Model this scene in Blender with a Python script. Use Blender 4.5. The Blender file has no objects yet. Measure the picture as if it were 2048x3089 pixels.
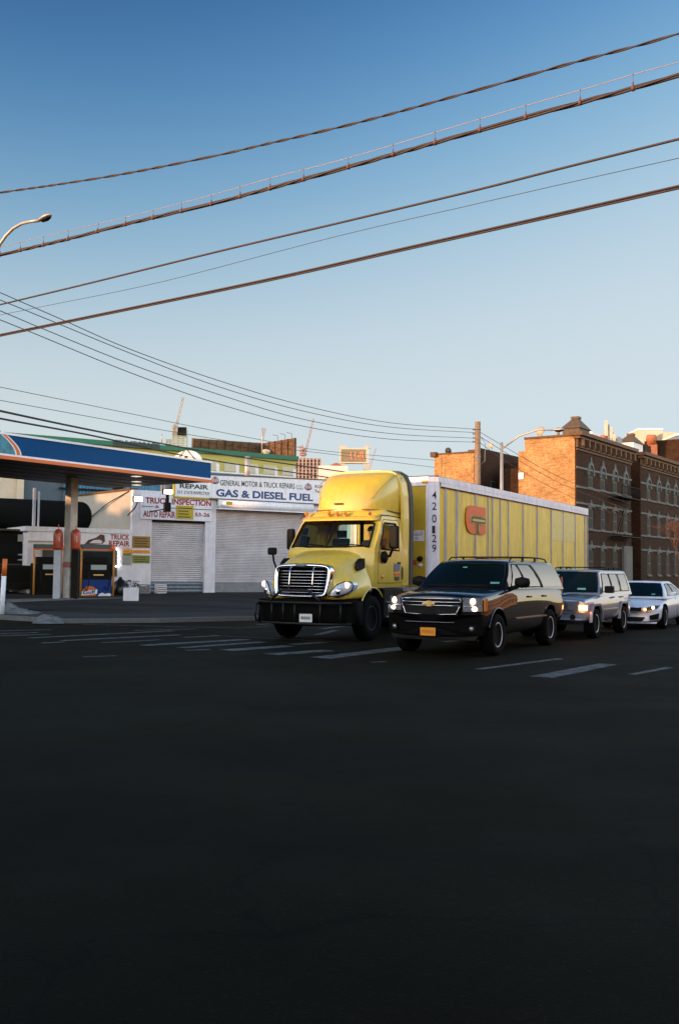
import bpy, bmesh, math, random
from mathutils import Vector, Matrix
random.seed(7)
SC = bpy.context.scene
COL = SC.collection
R = math.radians
# ------------------------------------------------------------------ camera
EYE, PITCH, ROLL, FPX = 1.6, .059, .010, 3000.0
cam = bpy.data.cameras.new('camera'); cam.sensor_fit = 'HORIZONTAL'; cam.sensor_width = 24.0
cam.lens = 24.0*FPX/2048; cam.clip_start = .05; cam.clip_end = 4000
co = bpy.data.objects.new('camera', cam); COL.objects.link(co); SC.camera = co
co.matrix_world = Matrix.Translation((0, 0, EYE)) @ Matrix.Rotation(PITCH, 4, 'X') @ Matrix.Rotation(math.pi/2, 4, 'X') @ Matrix.Rotation(ROLL, 4, 'Z')
# ------------------------------------------------------------------ light
SUN_EL = 8.0; SH = Vector((-.900, -.436)).normalized()
w = bpy.data.worlds.new('World'); SC.world = w; w.use_nodes = True
nt = w.node_tree; bg = nt.nodes['Background']
sky = nt.nodes.new('ShaderNodeTexSky'); sky.sky_type = 'NISHITA'; sky.sun_disc = False
sky.sun_elevation = R(SUN_EL); sky.sun_rotation = math.atan2(SH.x, SH.y)
sky.air_density = 1.0; sky.dust_density = .35; sky.ozone_density = 2.2; sky.altitude = 0
# soft film-like response of the sky texture, channel by channel: y = 1/(1/(a x^4)+b)
sep = nt.nodes.new('ShaderNodeSeparateColor'); cmb = nt.nodes.new('ShaderNodeCombineColor'); nt.links.new(sky.outputs[0], sep.inputs[0])
def mth(op, a, b):
    x = nt.nodes.new('ShaderNodeMath'); x.operation = op
    for k, q in enumerate((a, b)):
        if isinstance(q, (int, float)): x.inputs[k].default_value = q
        else: nt.links.new(q, x.inputs[k])
    return x.outputs[0]
EXPO = 1.2
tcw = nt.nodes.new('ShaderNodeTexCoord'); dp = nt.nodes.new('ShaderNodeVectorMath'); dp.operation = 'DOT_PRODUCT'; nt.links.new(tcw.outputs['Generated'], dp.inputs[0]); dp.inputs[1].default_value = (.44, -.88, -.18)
south = mth('MINIMUM', mth('MAXIMUM', mth('MULTIPLY', mth('ADD', dp.outputs['Value'], .5), 1.5), 0.0), 1.0)      # brightness added to the unseen sky, south and east, to fill shaded walls
for k, (a_, b_, c_) in enumerate(((1.17, 1.54, 3.7), (.179, 1.323, 5.0), (.0416, 1.23, 5.0))):
    x4 = mth('MULTIPLY', mth('POWER', sep.outputs[k], (5.0, 4.5, 5.0)[k]), a_); y = mth('DIVIDE', x4, mth('ADD', mth('MULTIPLY', x4, b_), 1.0))
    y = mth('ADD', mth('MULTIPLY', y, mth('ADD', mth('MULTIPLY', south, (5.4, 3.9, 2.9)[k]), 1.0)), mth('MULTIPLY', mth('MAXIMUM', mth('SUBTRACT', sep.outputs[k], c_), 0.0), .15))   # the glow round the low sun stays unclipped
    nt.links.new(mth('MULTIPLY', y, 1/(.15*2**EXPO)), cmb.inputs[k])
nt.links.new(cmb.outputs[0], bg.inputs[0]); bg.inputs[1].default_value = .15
sl = bpy.data.lights.new('sun', 'SUN'); sl.energy = 2.7; sl.angle = R(.6); sl.color = (1, .52, .24)
so = bpy.data.objects.new('sun', sl); COL.objects.link(so)
sd = Vector((SH.x*math.cos(R(SUN_EL)), SH.y*math.cos(R(SUN_EL)), math.sin(R(SUN_EL))))
so.rotation_euler = sd.to_track_quat('Z', 'Y').to_euler(); so.location = (-30, -10, 30)
SC.view_settings.view_transform = 'Standard'; SC.view_settings.look = 'None'
SC.view_settings.exposure = EXPO; SC.view_settings.gamma = 1
SC.cycles.use_denoising = True; SC.cycles.max_bounces = 6; SC.cycles.transparent_max_bounces = 12

# ------------------------------------------------------------------ photo rays -> world
def ray(px, py):
    dx, dy = px-1024, py-1544.5
    cr, sr = math.cos(ROLL), math.sin(ROLL)
    u, v = (cr*dx+sr*dy)/FPX, (-sr*dx+cr*dy)/FPX
    cp, sp = math.cos(PITCH), math.sin(PITCH)
    return Vector((u, cp+sp*v, sp-cp*v))
def at(px, py, Y):
    d = ray(px, py); t = Y/d.y; return Vector((d.x*t, Y, EYE+d.z*t))
def gnd(px, py, Z=0):
    d = ray(px, py); t = (Z-EYE)/d.z; return Vector((d.x*t, d.y*t, Z))
class Frame:
    def __init__(s, x, y, dx, dy):
        s.o = Vector((x, y, 0)); v = Vector((dx, dy, 0)).normalized(); s.X = v; s.Y = Vector((-v.y, v.x, 0)); s.rot = math.atan2(v.y, v.x)
    def w(s, a, b, z=0): return s.o+s.X*a+s.Y*b+Vector((0, 0, z))
    def l(s, p): q = p-s.o; return Vector((q.dot(s.X), q.dot(s.Y), p.z))
    def onY(s, px, py, b=0):            # point of the ray on the plane y=b of the frame, in frame coordinates
        d = ray(px, py); t = (s.Y.dot(s.o)+b)/s.Y.dot(Vector((d.x, d.y, 0)))
        return s.l(Vector((d.x*t, d.y*t, EYE+d.z*t)))
    def onX(s, px, py, a=0):
        d = ray(px, py); t = (s.X.dot(s.o)+a)/s.X.dot(Vector((d.x, d.y, 0)))
        return s.l(Vector((d.x*t, d.y*t, EYE+d.z*t)))

# ------------------------------------------------------------------ materials
MATS = {}
def mat(name, c, rough=.6, metal=0, var=.0, vs=6, bump=0, bs=40, coat=0, emit=None, es=0, spec=.5, ior=None, dirt=0, streak=0):
    if name in MATS: return MATS[name]
    m = bpy.data.materials.new(name); m.use_nodes = True; n = m.node_tree; p = n.nodes['Principled BSDF']
    p.inputs['Base Color'].default_value = (*c, 1); p.inputs['Roughness'].default_value = rough; p.inputs['Metallic'].default_value = metal
    p.inputs['Specular IOR Level'].default_value = spec
    if ior: p.inputs['IOR'].default_value = ior
    if coat: p.inputs['Coat Weight'].default_value = coat; p.inputs['Coat Roughness'].default_value = .04
    if emit: p.inputs['Emission Color'].default_value = (*emit, 1); p.inputs['Emission Strength'].default_value = es
    if var or bump or dirt:
        tc = n.nodes.new('ShaderNodeTexCoord')
    if var:
        t = n.nodes.new('ShaderNodeTexNoise'); t.inputs['Scale'].default_value = vs; t.inputs['Detail'].default_value = 6; t.inputs['Roughness'].default_value = .65
        n.links.new(tc.outputs['Object'], t.inputs['Vector'])
        mr = n.nodes.new('ShaderNodeMapRange'); mr.inputs[1].default_value = .3; mr.inputs[2].default_value = .7; mr.inputs[3].default_value = 1-var; mr.inputs[4].default_value = 1+var
        n.links.new(t.outputs['Fac'], mr.inputs[0])
        mx = n.nodes.new('ShaderNodeVectorMath'); mx.operation = 'SCALE'; mx.inputs[0].default_value = c
        n.links.new(mr.outputs[0], mx.inputs['Scale']); n.links.new(mx.outputs[0], p.inputs['Base Color'])
        rr = n.nodes.new('ShaderNodeMapRange'); rr.inputs[3].default_value = max(0, rough-.12*min(1, var*3)); rr.inputs[4].default_value = min(1, rough+.12*min(1, var*3))
        n.links.new(t.outputs['Fac'], rr.inputs[0]); n.links.new(rr.outputs[0], p.inputs['Roughness'])
    if streak:
        mp = n.nodes.new('ShaderNodeMapping'); mp.inputs['Scale'].default_value = (5, 5, .45); n.links.new(tc.outputs['Object'], mp.inputs[0])
        t3 = n.nodes.new('ShaderNodeTexNoise'); t3.inputs['Scale'].default_value = 1.6; t3.inputs['Detail'].default_value = 7; t3.inputs['Roughness'].default_value = .7; n.links.new(mp.outputs[0], t3.inputs['Vector'])
        m3 = n.nodes.new('ShaderNodeMapRange'); m3.inputs[1].default_value = .42; m3.inputs[2].default_value = .66; m3.inputs[3].default_value = 1; m3.inputs[4].default_value = 1-streak; n.links.new(t3.outputs['Fac'], m3.inputs[0])
        x3 = n.nodes.new('ShaderNodeVectorMath'); x3.operation = 'SCALE'; n.links.new(mx.outputs[0], x3.inputs[0]); n.links.new(m3.outputs[0], x3.inputs['Scale']); n.links.new(x3.outputs[0], p.inputs['Base Color'])
    if bump:
        t2 = n.nodes.new('ShaderNodeTexNoise'); t2.inputs['Scale'].default_value = bs; t2.inputs['Detail'].default_value = 4
        n.links.new(tc.outputs['Object'], t2.inputs['Vector'])
        b = n.nodes.new('ShaderNodeBump'); b.inputs['Strength'].default_value = bump; b.inputs['Distance'].default_value = .02
        n.links.new(t2.outputs['Fac'], b.inputs['Height']); n.links.new(b.outputs[0], p.inputs['Normal'])
    MATS[name] = m; return m
def brickmat(name, c1, c2, mortar, sc=1.0, var=.35):
    m = bpy.data.materials.new(name); m.use_nodes = True; n = m.node_tree; p = n.nodes['Principled BSDF']
    tc = n.nodes.new('ShaderNodeTexCoord'); sep = n.nodes.new('ShaderNodeSeparateXYZ'); n.links.new(tc.outputs['Object'], sep.inputs[0])
    ad = n.nodes.new('ShaderNodeMath'); ad.operation = 'ADD'; n.links.new(sep.outputs[0], ad.inputs[0]); n.links.new(sep.outputs[1], ad.inputs[1])
    cb = n.nodes.new('ShaderNodeCombineXYZ'); n.links.new(ad.outputs[0], cb.inputs[0]); n.links.new(sep.outputs[2], cb.inputs[1])
    br = n.nodes.new('ShaderNodeTexBrick'); br.inputs['Scale'].default_value = 1/sc
    br.inputs['Brick Width'].default_value = .24; br.inputs['Row Height'].default_value = .08; br.inputs['Mortar Size'].default_value = .008
    br.inputs['Color1'].default_value = (*c1, 1); br.inputs['Color2'].default_value = (*c2, 1); br.inputs['Mortar'].default_value = (*mortar, 1)
    n.links.new(cb.outputs[0], br.inputs['Vector'])
    def noise(s, lo, hi, prev):
        t = n.nodes.new('ShaderNodeTexNoise'); t.inputs['Scale'].default_value = s; t.inputs['Detail'].default_value = 7; t.inputs['Roughness'].default_value = .7
        n.links.new(tc.outputs['Object'], t.inputs['Vector'])
        mr = n.nodes.new('ShaderNodeMapRange'); mr.inputs[1].default_value = .32; mr.inputs[2].default_value = .68; mr.inputs[3].default_value = lo; mr.inputs[4].default_value = hi
        n.links.new(t.outputs['Fac'], mr.inputs[0])
        v = n.nodes.new('ShaderNodeVectorMath'); v.operation = 'SCALE'; n.links.new(prev, v.inputs[0]); n.links.new(mr.outputs[0], v.inputs['Scale']); return v.outputs[0]
    o = noise(.5, 1-var, 1+var, br.outputs['Color']); o = noise(5, .75, 1.25, o)
    mp = n.nodes.new('ShaderNodeMapping'); mp.inputs['Scale'].default_value = (1, 1, 5); n.links.new(tc.outputs['Object'], mp.inputs[0])
    t5_ = n.nodes.new('ShaderNodeTexNoise'); t5_.inputs['Scale'].default_value = 1.6; t5_.inputs['Detail'].default_value = 8; t5_.inputs['Roughness'].default_value = .75; n.links.new(mp.outputs[0], t5_.inputs['Vector'])
    m5 = n.nodes.new('ShaderNodeMapRange'); m5.inputs[1].default_value = .36; m5.inputs[2].default_value = .64; m5.inputs[3].default_value = .62; m5.inputs[4].default_value = 1.3; n.links.new(t5_.outputs['Fac'], m5.inputs[0])
    v5 = n.nodes.new('ShaderNodeVectorMath'); v5.operation = 'SCALE'; n.links.new(o, v5.inputs[0]); n.links.new(m5.outputs[0], v5.inputs['Scale']); o = v5.outputs[0]
    n.links.new(o, p.inputs['Base Color']); p.inputs['Roughness'].default_value = .9; p.inputs['Specular IOR Level'].default_value = .2
    b = n.nodes.new('ShaderNodeBump'); b.inputs['Strength'].default_value = .5; b.inputs['Distance'].default_value = .01
    n.links.new(br.outputs['Fac'], b.inputs['Height']); b.invert = True; n.links.new(b.outputs[0], p.inputs['Normal'])
    return m
def glassmat(name, tint, refl=1.5, mix=1.0):
    m = bpy.data.materials.new(name); m.use_nodes = True; n = m.node_tree; n.nodes.clear()
    o = n.nodes.new('ShaderNodeOutputMaterial'); t = n.nodes.new('ShaderNodeBsdfTransparent'); g = n.nodes.new('ShaderNodeBsdfGlossy')
    t.inputs[0].default_value = (*tint, 1); g.inputs['Roughness'].default_value = .03; g.inputs[0].default_value = (.95, .97, 1, 1)
    f = n.nodes.new('ShaderNodeFresnel'); f.inputs[0].default_value = refl; x = n.nodes.new('ShaderNodeMixShader')
    n.links.new(f.outputs[0], x.inputs[0]); n.links.new(t.outputs[0], x.inputs[1]); n.links.new(g.outputs[0], x.inputs[2]); n.links.new(x.outputs[0], o.inputs[0])
    return m
YEL = mat('yellow paint', (.74, .51, .06), .36, var=.06, vs=3, coat=.6, bump=.02, bs=3, streak=.10)
YEL2 = mat('yellow trailer skin', (.82, .56, .022), .48, var=.12, vs=1.6, coat=.12, bump=.12, bs=1.6, streak=.30)
YDARK = mat('yellow nose skin', (.52, .35, .02), .5, var=.12, vs=2)
WHT = mat('white aluminium', (.82, .79, .84), .45, .1, var=.1, vs=4, streak=.2)
CHR = mat('chrome', (.72, .75, .80), .12, 1.0, var=.05)
BLKP = mat('black plastic', (.007, .007, .006), .6, var=.3, bump=.2, bs=90, spec=.14)
RUB = mat('tyre rubber', (.006, .006, .006), .85, var=.3, spec=.08)
DARK = mat('dark void', (.002, .002, .002), .9, spec=0)
BLKCAR = mat('black car paint', (.003, .004, .006), .5, coat=1, spec=.1); BLKCAR.node_tree.nodes['Principled BSDF'].inputs['Coat IOR'].default_value = 1.6; BLKCAR.node_tree.nodes['Principled BSDF'].inputs['Coat Roughness'].default_value = .015
SILV = mat('silver car paint', (.31, .34, .38), .32, .5, var=.06, vs=2, coat=.8)
WCAR = mat('white car paint', (.78, .82, .86), .3, 0, var=.04, vs=2, coat=.8)
TINT = mat('tinted glass', (.004, .007, .008), .03, ior=1.9, var=.01)
TINTS = mat('tinted side glass', (.006, .011, .013), .03, ior=2.2, var=.01)
WS = mat('windscreen glass', (.003, .008, .008), .04, ior=1.35, var=.01)
GLASS = glassmat('clear glass', (.75, .86, .82), 1.35)
RIM = mat('alloy rim', (.72, .74, .78), .35, .15, var=.15, vs=20)
LENS = mat('lamp lens', (.30, .32, .35), .15, .5, var=.25, vs=30, coat=1)
AMB = mat('amber marker', (.8, .25, .03), .3, coat=1)
BULB = mat('lit headlamp', (1, .9, .8), .4, emit=(1, .66, .40), es=3.2)
BULBW = mat('lit headlamp dim', (1, .9, .8), .4, emit=(1, .66, .42), es=4)
BULBA = mat('lit amber lamp', (1, .4, .1), .4, emit=(1, .27, .05), es=9)
REDL = mat('red lamp', (.5, .02, .02), .3, coat=1)
ORPL = mat('orange plate', (.75, .27, .01), .5, var=.15)
WHPL = mat('white plate', (.6, .62, .62), .5, var=.15, vs=30)
GOLD = mat('gold emblem', (.75, .52, .2), .35, .6, var=.1)
ORL = mat('logo orange', (.78, .13, .02), .5, var=.12)
BRL = mat('logo brown', (.13, .05, .008), .5, var=.12)
CRL = mat('logo cream', (.62, .5, .14), .5, var=.1)
INK = mat('black ink', (.012, .012, .014), .5)
SKIN = mat('skin', (.35, .17, .10), .6, var=.1)
CLOTH = mat('dark jacket', (.02, .022, .03), .9, var=.3)
HAIRM = mat('dark hair', (.015, .01, .008), .8, var=.2)
SEATM = mat('seat fabric', (.03, .032, .036), .9, var=.2)
TAN = mat('cab lining', (.20, .15, .10), .8, var=.15)
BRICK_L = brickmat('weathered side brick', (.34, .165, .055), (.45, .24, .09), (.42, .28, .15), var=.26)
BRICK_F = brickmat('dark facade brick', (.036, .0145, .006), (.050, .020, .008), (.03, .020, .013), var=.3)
BRICK_R = brickmat('red brick', (.40, .10, .04), (.48, .15, .06), (.30, .2, .15), var=.2)
BRICK_O = brickmat('orange street brick', (.74, .36, .12), (.66, .28, .09), (.5, .35, .2), var=.25)
STONE = mat('pale stone', (.115, .118, .11), .85, var=.2, bump=.3)
CORN = mat('weathered cornice', (.10, .05, .022), .8, var=.4, vs=4)
WPAINT = mat('white painted block', (.72, .70, .73), .75, var=.12, vs=2.5, bump=.25, bs=12, streak=.12)
WSIGN = mat('white sign board', (.80, .82, .86), .5, var=.06, streak=.16)
BEIGE = mat('beige render', (.60, .50, .36), .85, var=.1, vs=1.5)
WOOD = mat('pole timber', (.26, .16, .09), .9, var=.35, vs=12)
STEEL = mat('painted steel', (.42, .38, .34), .45, .4, var=.12)
GREYM = mat('grey metal', (.22, .23, .24), .6, .3, var=.2)
CABLE = mat('black cable', (.035, .019, .015), .6, var=.4, vs=3)
WIRE = mat('thin wire', (.05, .04, .04), .6, var=.2)
BLUE = mat('fascia blue', (.004, .062, .19), .6, var=.06, spec=.08)
ORANGE = mat('fascia orange', (.60, .13, .015), .5, var=.06)
TEAL = mat('fascia teal', (.02, .2, .28), .5, var=.5, vs=5)
FWHITE = mat('fascia white', (.75, .76, .82), .5, var=.05)
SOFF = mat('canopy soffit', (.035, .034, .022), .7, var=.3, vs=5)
GREEN = mat('green parapet', (.010, .13, .075), .6, var=.15)
YGRN = mat('yellow green wall', (.42, .38, .10), .8, var=.12)
PANEL = mat('pale wall panel', (.48, .46, .34), .8, var=.08)
RUSTB = mat('brown lattice', (.10, .05, .02), .85, var=.6, vs=1.5)
CONC = mat('concrete', (.11, .11, .105), .9, var=.2, bump=.4, bs=20)
REDT = mat('red lettering', (.32, .012, .014), .6, var=.2)
NAVY = mat('navy lettering', (.02, .055, .18), .6)
BLKT = mat('dark green lettering', (.02, .045, .04), .6)
YSGN = mat('yellow notice', (.48, .36, .01), .6, var=.15, vs=14)
OCHR = mat('ochre notice', (.28, .16, .01), .6, var=.25, vs=14)
OLIV = mat('olive notice', (.18, .20, .02), .6, var=.25, vs=14)

# ------------------------------------------------------------------ mesh tools
class MB:
    def __init__(s): s.v = []; s.f = []; s.m = []; s.sm = []
    def add(s, vs, fs, m=0, smooth=False):
        b = len(s.v); s.v += [tuple(v) for v in vs]
        for f in fs: s.f.append([b+i for i in f]); s.m.append(m); s.sm.append(smooth)
        return s
    def box(s, x0, x1, y0, y1, z0, z1, m=0):
        vs = [(x0, y0, z0), (x1, y0, z0), (x1, y1, z0), (x0, y1, z0), (x0, y0, z1), (x1, y0, z1), (x1, y1, z1), (x0, y1, z1)]
        return s.add(vs, [(0, 3, 2, 1), (4, 5, 6, 7), (0, 1, 5, 4), (1, 2, 6, 5), (2, 3, 7, 6), (3, 0, 4, 7)], m)
    def prism(s, poly, a, b, m=0, axis='y', smooth=False):     # poly in the two other axes, extruded a..b
        def p(u, v, t): return {'y': (u, t, v), 'x': (t, u, v), 'z': (u, v, t)}[axis]
        n = len(poly); vs = [p(u, v, a) for u, v in poly]+[p(u, v, b) for u, v in poly]
        fs = [tuple(range(n)), tuple(range(2*n-1, n-1, -1))]+[(i, n+i, n+(i+1) % n, (i+1) % n) for i in range(n)]
        return s.add(vs, fs, m, smooth)
    def tube(s, pts, r, n=8, m=0, caps=True, closed=False):
        pts = [Vector(p) for p in pts]; N = len(pts); rs = r if isinstance(r, (list, tuple)) else [r]*N
        b = len(s.v); up = None; vs = []
        for i, p in enumerate(pts):
            if closed: d = pts[(i+1) % N]-pts[i-1]
            else: d = pts[min(i+1, N-1)]-pts[max(i-1, 0)]
            d.normalize()
            if up is None:
                up = Vector((0, 0, 1)) if abs(d.z) < .9 else Vector((1, 0, 0))
            sx = d.cross(up); sx.normalize(); u2 = sx.cross(d); u2.normalize(); up = u2
            for k in range(n):
                a = 2*math.pi*k/n; vs.append(p+(sx*math.cos(a)+u2*math.sin(a))*rs[i])
        fs = []
        for i in range(N if closed else N-1):
            j = (i+1) % N
            for k in range(n): fs.append((i*n+k, i*n+(k+1) % n, j*n+(k+1) % n, j*n+k))
        if caps and not closed: fs += [tuple(range(n-1, -1, -1)), tuple((N-1)*n+k for k in range(n))]
        return s.add(vs, fs, m, True)
    def lathe(s, prof, c, axis='z', n=24, m=0, smooth=True):   # prof: (r, h)
        c = Vector(c); vs = []
        for r, h in prof:
            for k in range(n):
                a = 2*math.pi*k/n; x, y = r*math.cos(a), r*math.sin(a)
                vs.append(c+Vector({'z': (x, y, h), 'y': (x, h, y), 'x': (h, x, y)}[axis]))
        fs = [(i*n+k, i*n+(k+1) % n, (i+1)*n+(k+1) % n, (i+1)*n+k) for i in range(len(prof)-1) for k in range(n)]
        if prof[0][0] > 1e-4: fs.append(tuple(range(n-1, -1, -1)))
        if prof[-1][0] > 1e-4: fs.append(tuple((len(prof)-1)*n+k for k in range(n)))
        return s.add(vs, fs, m, smooth)
    def grid(s, fn, nu, nv, m=0, smooth=True):
        vs = [fn(i/nu, j/nv) for j in range(nv+1) for i in range(nu+1)]
        return s.add(vs, [(j*(nu+1)+i, j*(nu+1)+i+1, (j+1)*(nu+1)+i+1, (j+1)*(nu+1)+i) for j in range(nv) for i in range(nu)], m, smooth)
    def loft(s, secs, m=0, smooth=True):
        n = len(secs[0]); vs = [p for q in secs for p in q]
        fs = [(i*n+k, i*n+(k+1) % n, (i+1)*n+(k+1) % n, (i+1)*n+k) for i in range(len(secs)-1) for k in range(n)]
        fs += [tuple(range(n-1, -1, -1)), tuple((len(secs)-1)*n+k for k in range(n))]
        return s.add(vs, fs, m, smooth)
    def build(s, name, mats, parent=None, bevel=0, sub=0, solid=0, fix=True, seg=2):
        me = bpy.data.meshes.new(name); me.from_pydata(s.v, [], s.f)
        for x in (mats if isinstance(mats, (list, tuple)) else [mats]): me.materials.append(x)
        for p, k, q in zip(me.polygons, s.m, s.sm): p.material_index = k; p.use_smooth = q
        if fix:
            b = bmesh.new(); b.from_mesh(me); bmesh.ops.remove_doubles(b, verts=b.verts, dist=1e-5); bmesh.ops.recalc_face_normals(b, faces=b.faces); b.to_mesh(me); b.free()
        o = bpy.data.objects.new(name, me); COL.objects.link(o)
        if parent: o.parent = parent
        if solid: x = o.modifiers.new('s', 'SOLIDIFY'); x.thickness = solid; x.offset = 0
        if sub: x = o.modifiers.new('u', 'SUBSURF'); x.levels = x.render_levels = sub
        if bevel: x = o.modifiers.new('b', 'BEVEL'); x.width = bevel; x.segments = seg; x.limit_method = 'ANGLE'; x.angle_limit = R(40)
        return o
def tag(o, label=None, cat=None, group=None, kind=None):
    if label: o['label'] = label
    if cat: o['category'] = cat
    if group: o['group'] = group
    if kind: o['kind'] = kind
    return o
def thing(name, label, cat, loc=(0, 0, 0), rot=0, group=None):
    o = bpy.data.objects.new(name, None); COL.objects.link(o); o.location = loc; o.rotation_euler = (0, 0, rot); o.empty_display_size = .2
    return tag(o, label, cat, group)
def inframe(fr, name, label, cat, a=0, b=0, z=0, group=None): return thing(name, label, cat, fr.w(a, b, z), fr.rot, group)
def sub_empty(name, parent, loc=(0, 0, 0), rot=0):
    o = bpy.data.objects.new(name, None); COL.objects.link(o); o.parent = parent; o.location = loc; o.rotation_euler = (0, 0, rot); o.empty_display_size = .1; return o
def bake(o, cutters=()):
    for c in cutters:
        x = o.modifiers.new('c', 'BOOLEAN'); x.operation = 'DIFFERENCE'; x.solver = 'EXACT'; x.object = c
    bpy.context.view_layer.update(); dg = bpy.context.evaluated_depsgraph_get()
    me = bpy.data.meshes.new_from_object(o.evaluated_get(dg)); o.modifiers.clear(); o.data = me
    for c in cutters: bpy.data.objects.remove(c, do_unlink=True)
    return o
def copy_tree(o, parent=None):
    c = o.copy(); COL.objects.link(c)
    if parent: c.parent = parent
    for ch in [x for x in list(bpy.data.objects) if x.parent == o]: copy_tree(ch, c)
    return c
def text(s, parent, m, org, U, V, W, H, name='lettering', bold=.02, depth=.004, flat=True):
    """Lettering fitted in a W x H box whose lower-left corner is org, along U and V, raised by depth."""
    cu = bpy.data.curves.new('t', 'FONT'); cu.body = s; cu.size = 1; cu.offset = bold; cu.resolution_u = 3
    ob = bpy.data.objects.new('t', cu); COL.objects.link(ob); bpy.context.view_layer.update()
    me = ob.to_mesh(); vs = [v.co.copy() for v in me.vertices]; fs = [list(p.vertices) for p in me.polygons]; ob.to_mesh_clear()
    bpy.data.objects.remove(ob, do_unlink=True)
    if not vs: return None
    x0, x1 = min(v.x for v in vs), max(v.x for v in vs); y0, y1 = min(v.y for v in vs), max(v.y for v in vs)
    U = Vector(U).normalized(); V = Vector(V).normalized(); N = U.cross(V); org = Vector(org)
    b = MB(); b.add([org+U*((v.x-x0)/(x1-x0)*W)+V*((v.y-y0)/max(1e-6, y1-y0)*H)+N*depth for v in vs], fs)
    return b.build(name, m, parent, fix=False)
def rrect(x0, x1, z0, z1, r, n=4):
    pts = []
    for cx, cz, a0 in ((x1-r, z1-r, 0), (x0+r, z1-r, 90), (x0+r, z0+r, 180), (x1-r, z0+r, 270)):
        for i in range(n+1): a = R(a0+90*i/n); pts.append((cx+r*math.cos(a), cz+r*math.sin(a)))
    return pts
def ringframe(outer, inner, a, b, axis='x'):
    """closed picture-frame between two outlines of equal count"""
    mb = MB(); n = len(outer)
    def p(u, v, t): return {'y': (u, t, v), 'x': (t, u, v), 'z': (u, v, t)}[axis]
    vs = [p(*q, a) for q in outer]+[p(*q, a) for q in inner]+[p(*q, b) for q in outer]+[p(*q, b) for q in inner]
    fs = []
    for i in range(n):
        j = (i+1) % n
        fs += [(i, j, n+j, n+i), (2*n+i, 3*n+i, 3*n+j, 2*n+j), (i, 2*n+i, 2*n+j, j), (n+i, n+j, 3*n+j, 3*n+i)]
    return mb.add(vs, fs, 0, False)

# ================================================================== GROUND
def asphalt(name, c, patch=.35):
    m = bpy.data.materials.new(name); m.use_nodes = True; n = m.node_tree; p = n.nodes['Principled BSDF']
    tc = n.nodes.new('ShaderNodeTexCoord')
    def noise(s, d=6, r=.6, vec=None):
        t = n.nodes.new('ShaderNodeTexNoise'); t.inputs['Scale'].default_value = s; t.inputs['Detail'].default_value = d; t.inputs['Roughness'].default_value = r
        n.links.new(vec or tc.outputs['Object'], t.inputs['Vector']); return t.outputs['Fac']
    def rng(o, a, b, lo, hi):
        r = n.nodes.new('ShaderNodeMapRange'); r.inputs[1].default_value = a; r.inputs[2].default_value = b; r.inputs[3].default_value = lo; r.inputs[4].default_value = hi
        n.links.new(o, r.inputs[0]); return r.outputs[0]
    def mul(a, b):
        x = n.nodes.new('ShaderNodeMath'); x.operation = 'MULTIPLY'; n.links.new(a, x.inputs[0]); n.links.new(b, x.inputs[1]); return x.outputs[0]
    a = rng(noise(.12), .35, .65, 1-patch, 1+patch); b = rng(noise(70, 3, .9), .3, .7, .1, 2.3)
    # wheel tracks and old patches running with the street
    mp = n.nodes.new('ShaderNodeMapping'); mp.inputs['Rotation'].default_value = (0, 0, -R(60)); mp.inputs['Scale'].default_value = (.06, .55, 1)
    n.links.new(tc.outputs['Object'], mp.inputs[0]); c2 = rng(noise(1.0, 3, .5, mp.outputs[0]), .35, .65, .8, 1.22)
    # cracks
    vo = n.nodes.new('ShaderNodeTexVoronoi'); vo.feature = 'DISTANCE_TO_EDGE'; vo.inputs['Scale'].default_value = .35
    nv = n.nodes.new('ShaderNodeTexNoise'); nv.inputs['Scale'].default_value = 1.3; nv.inputs['Detail'].default_value = 5; n.links.new(tc.outputs['Object'], nv.inputs['Vector'])
    va = n.nodes.new('ShaderNodeVectorMath'); va.operation = 'ADD'; n.links.new(tc.outputs['Object'], va.inputs[0]); n.links.new(nv.outputs['Color'], va.inputs[1]); n.links.new(va.outputs[0], vo.inputs['Vector'])
    cr = rng(vo.outputs['Distance'], 0, .012, .5, 1)
    fl = rng(noise(26, 2, .9), .60, .66, 1.0, 2.4)
    vp = n.nodes.new('ShaderNodeTexVoronoi'); vp.inputs['Scale'].default_value = .16; n.links.new(va.outputs[0], vp.inputs['Vector'])
    sp = n.nodes.new('ShaderNodeSeparateColor'); n.links.new(vp.outputs['Color'], sp.inputs[0])
    k = mul(mul(mul(a, b), mul(c2, cr)), mul(fl, rng(sp.outputs[0], .1, .9, .82, 1.2))); s = n.nodes.new('ShaderNodeVectorMath'); s.operation = 'SCALE'; s.inputs[0].default_value = c; n.links.new(k, s.inputs['Scale']); n.links.new(s.outputs[0], p.inputs['Base Color'])
    n.links.new(rng(noise(.4), .3, .7, .72, .92), p.inputs['Roughness']); p.inputs['Specular IOR Level'].default_value = .09
    bu = n.nodes.new('ShaderNodeBump'); bu.inputs['Strength'].default_value = .8; bu.inputs['Distance'].default_value = .006
    n.links.new(noise(55, 4, .8), bu.inputs['Height']); n.links.new(bu.outputs[0], p.inputs['Normal'])
    return m
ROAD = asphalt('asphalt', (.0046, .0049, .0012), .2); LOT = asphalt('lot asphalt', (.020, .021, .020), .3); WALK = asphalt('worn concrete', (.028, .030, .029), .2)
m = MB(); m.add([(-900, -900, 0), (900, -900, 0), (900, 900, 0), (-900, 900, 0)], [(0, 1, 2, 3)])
tag(m.build('road', ROAD), kind='structure')
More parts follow.
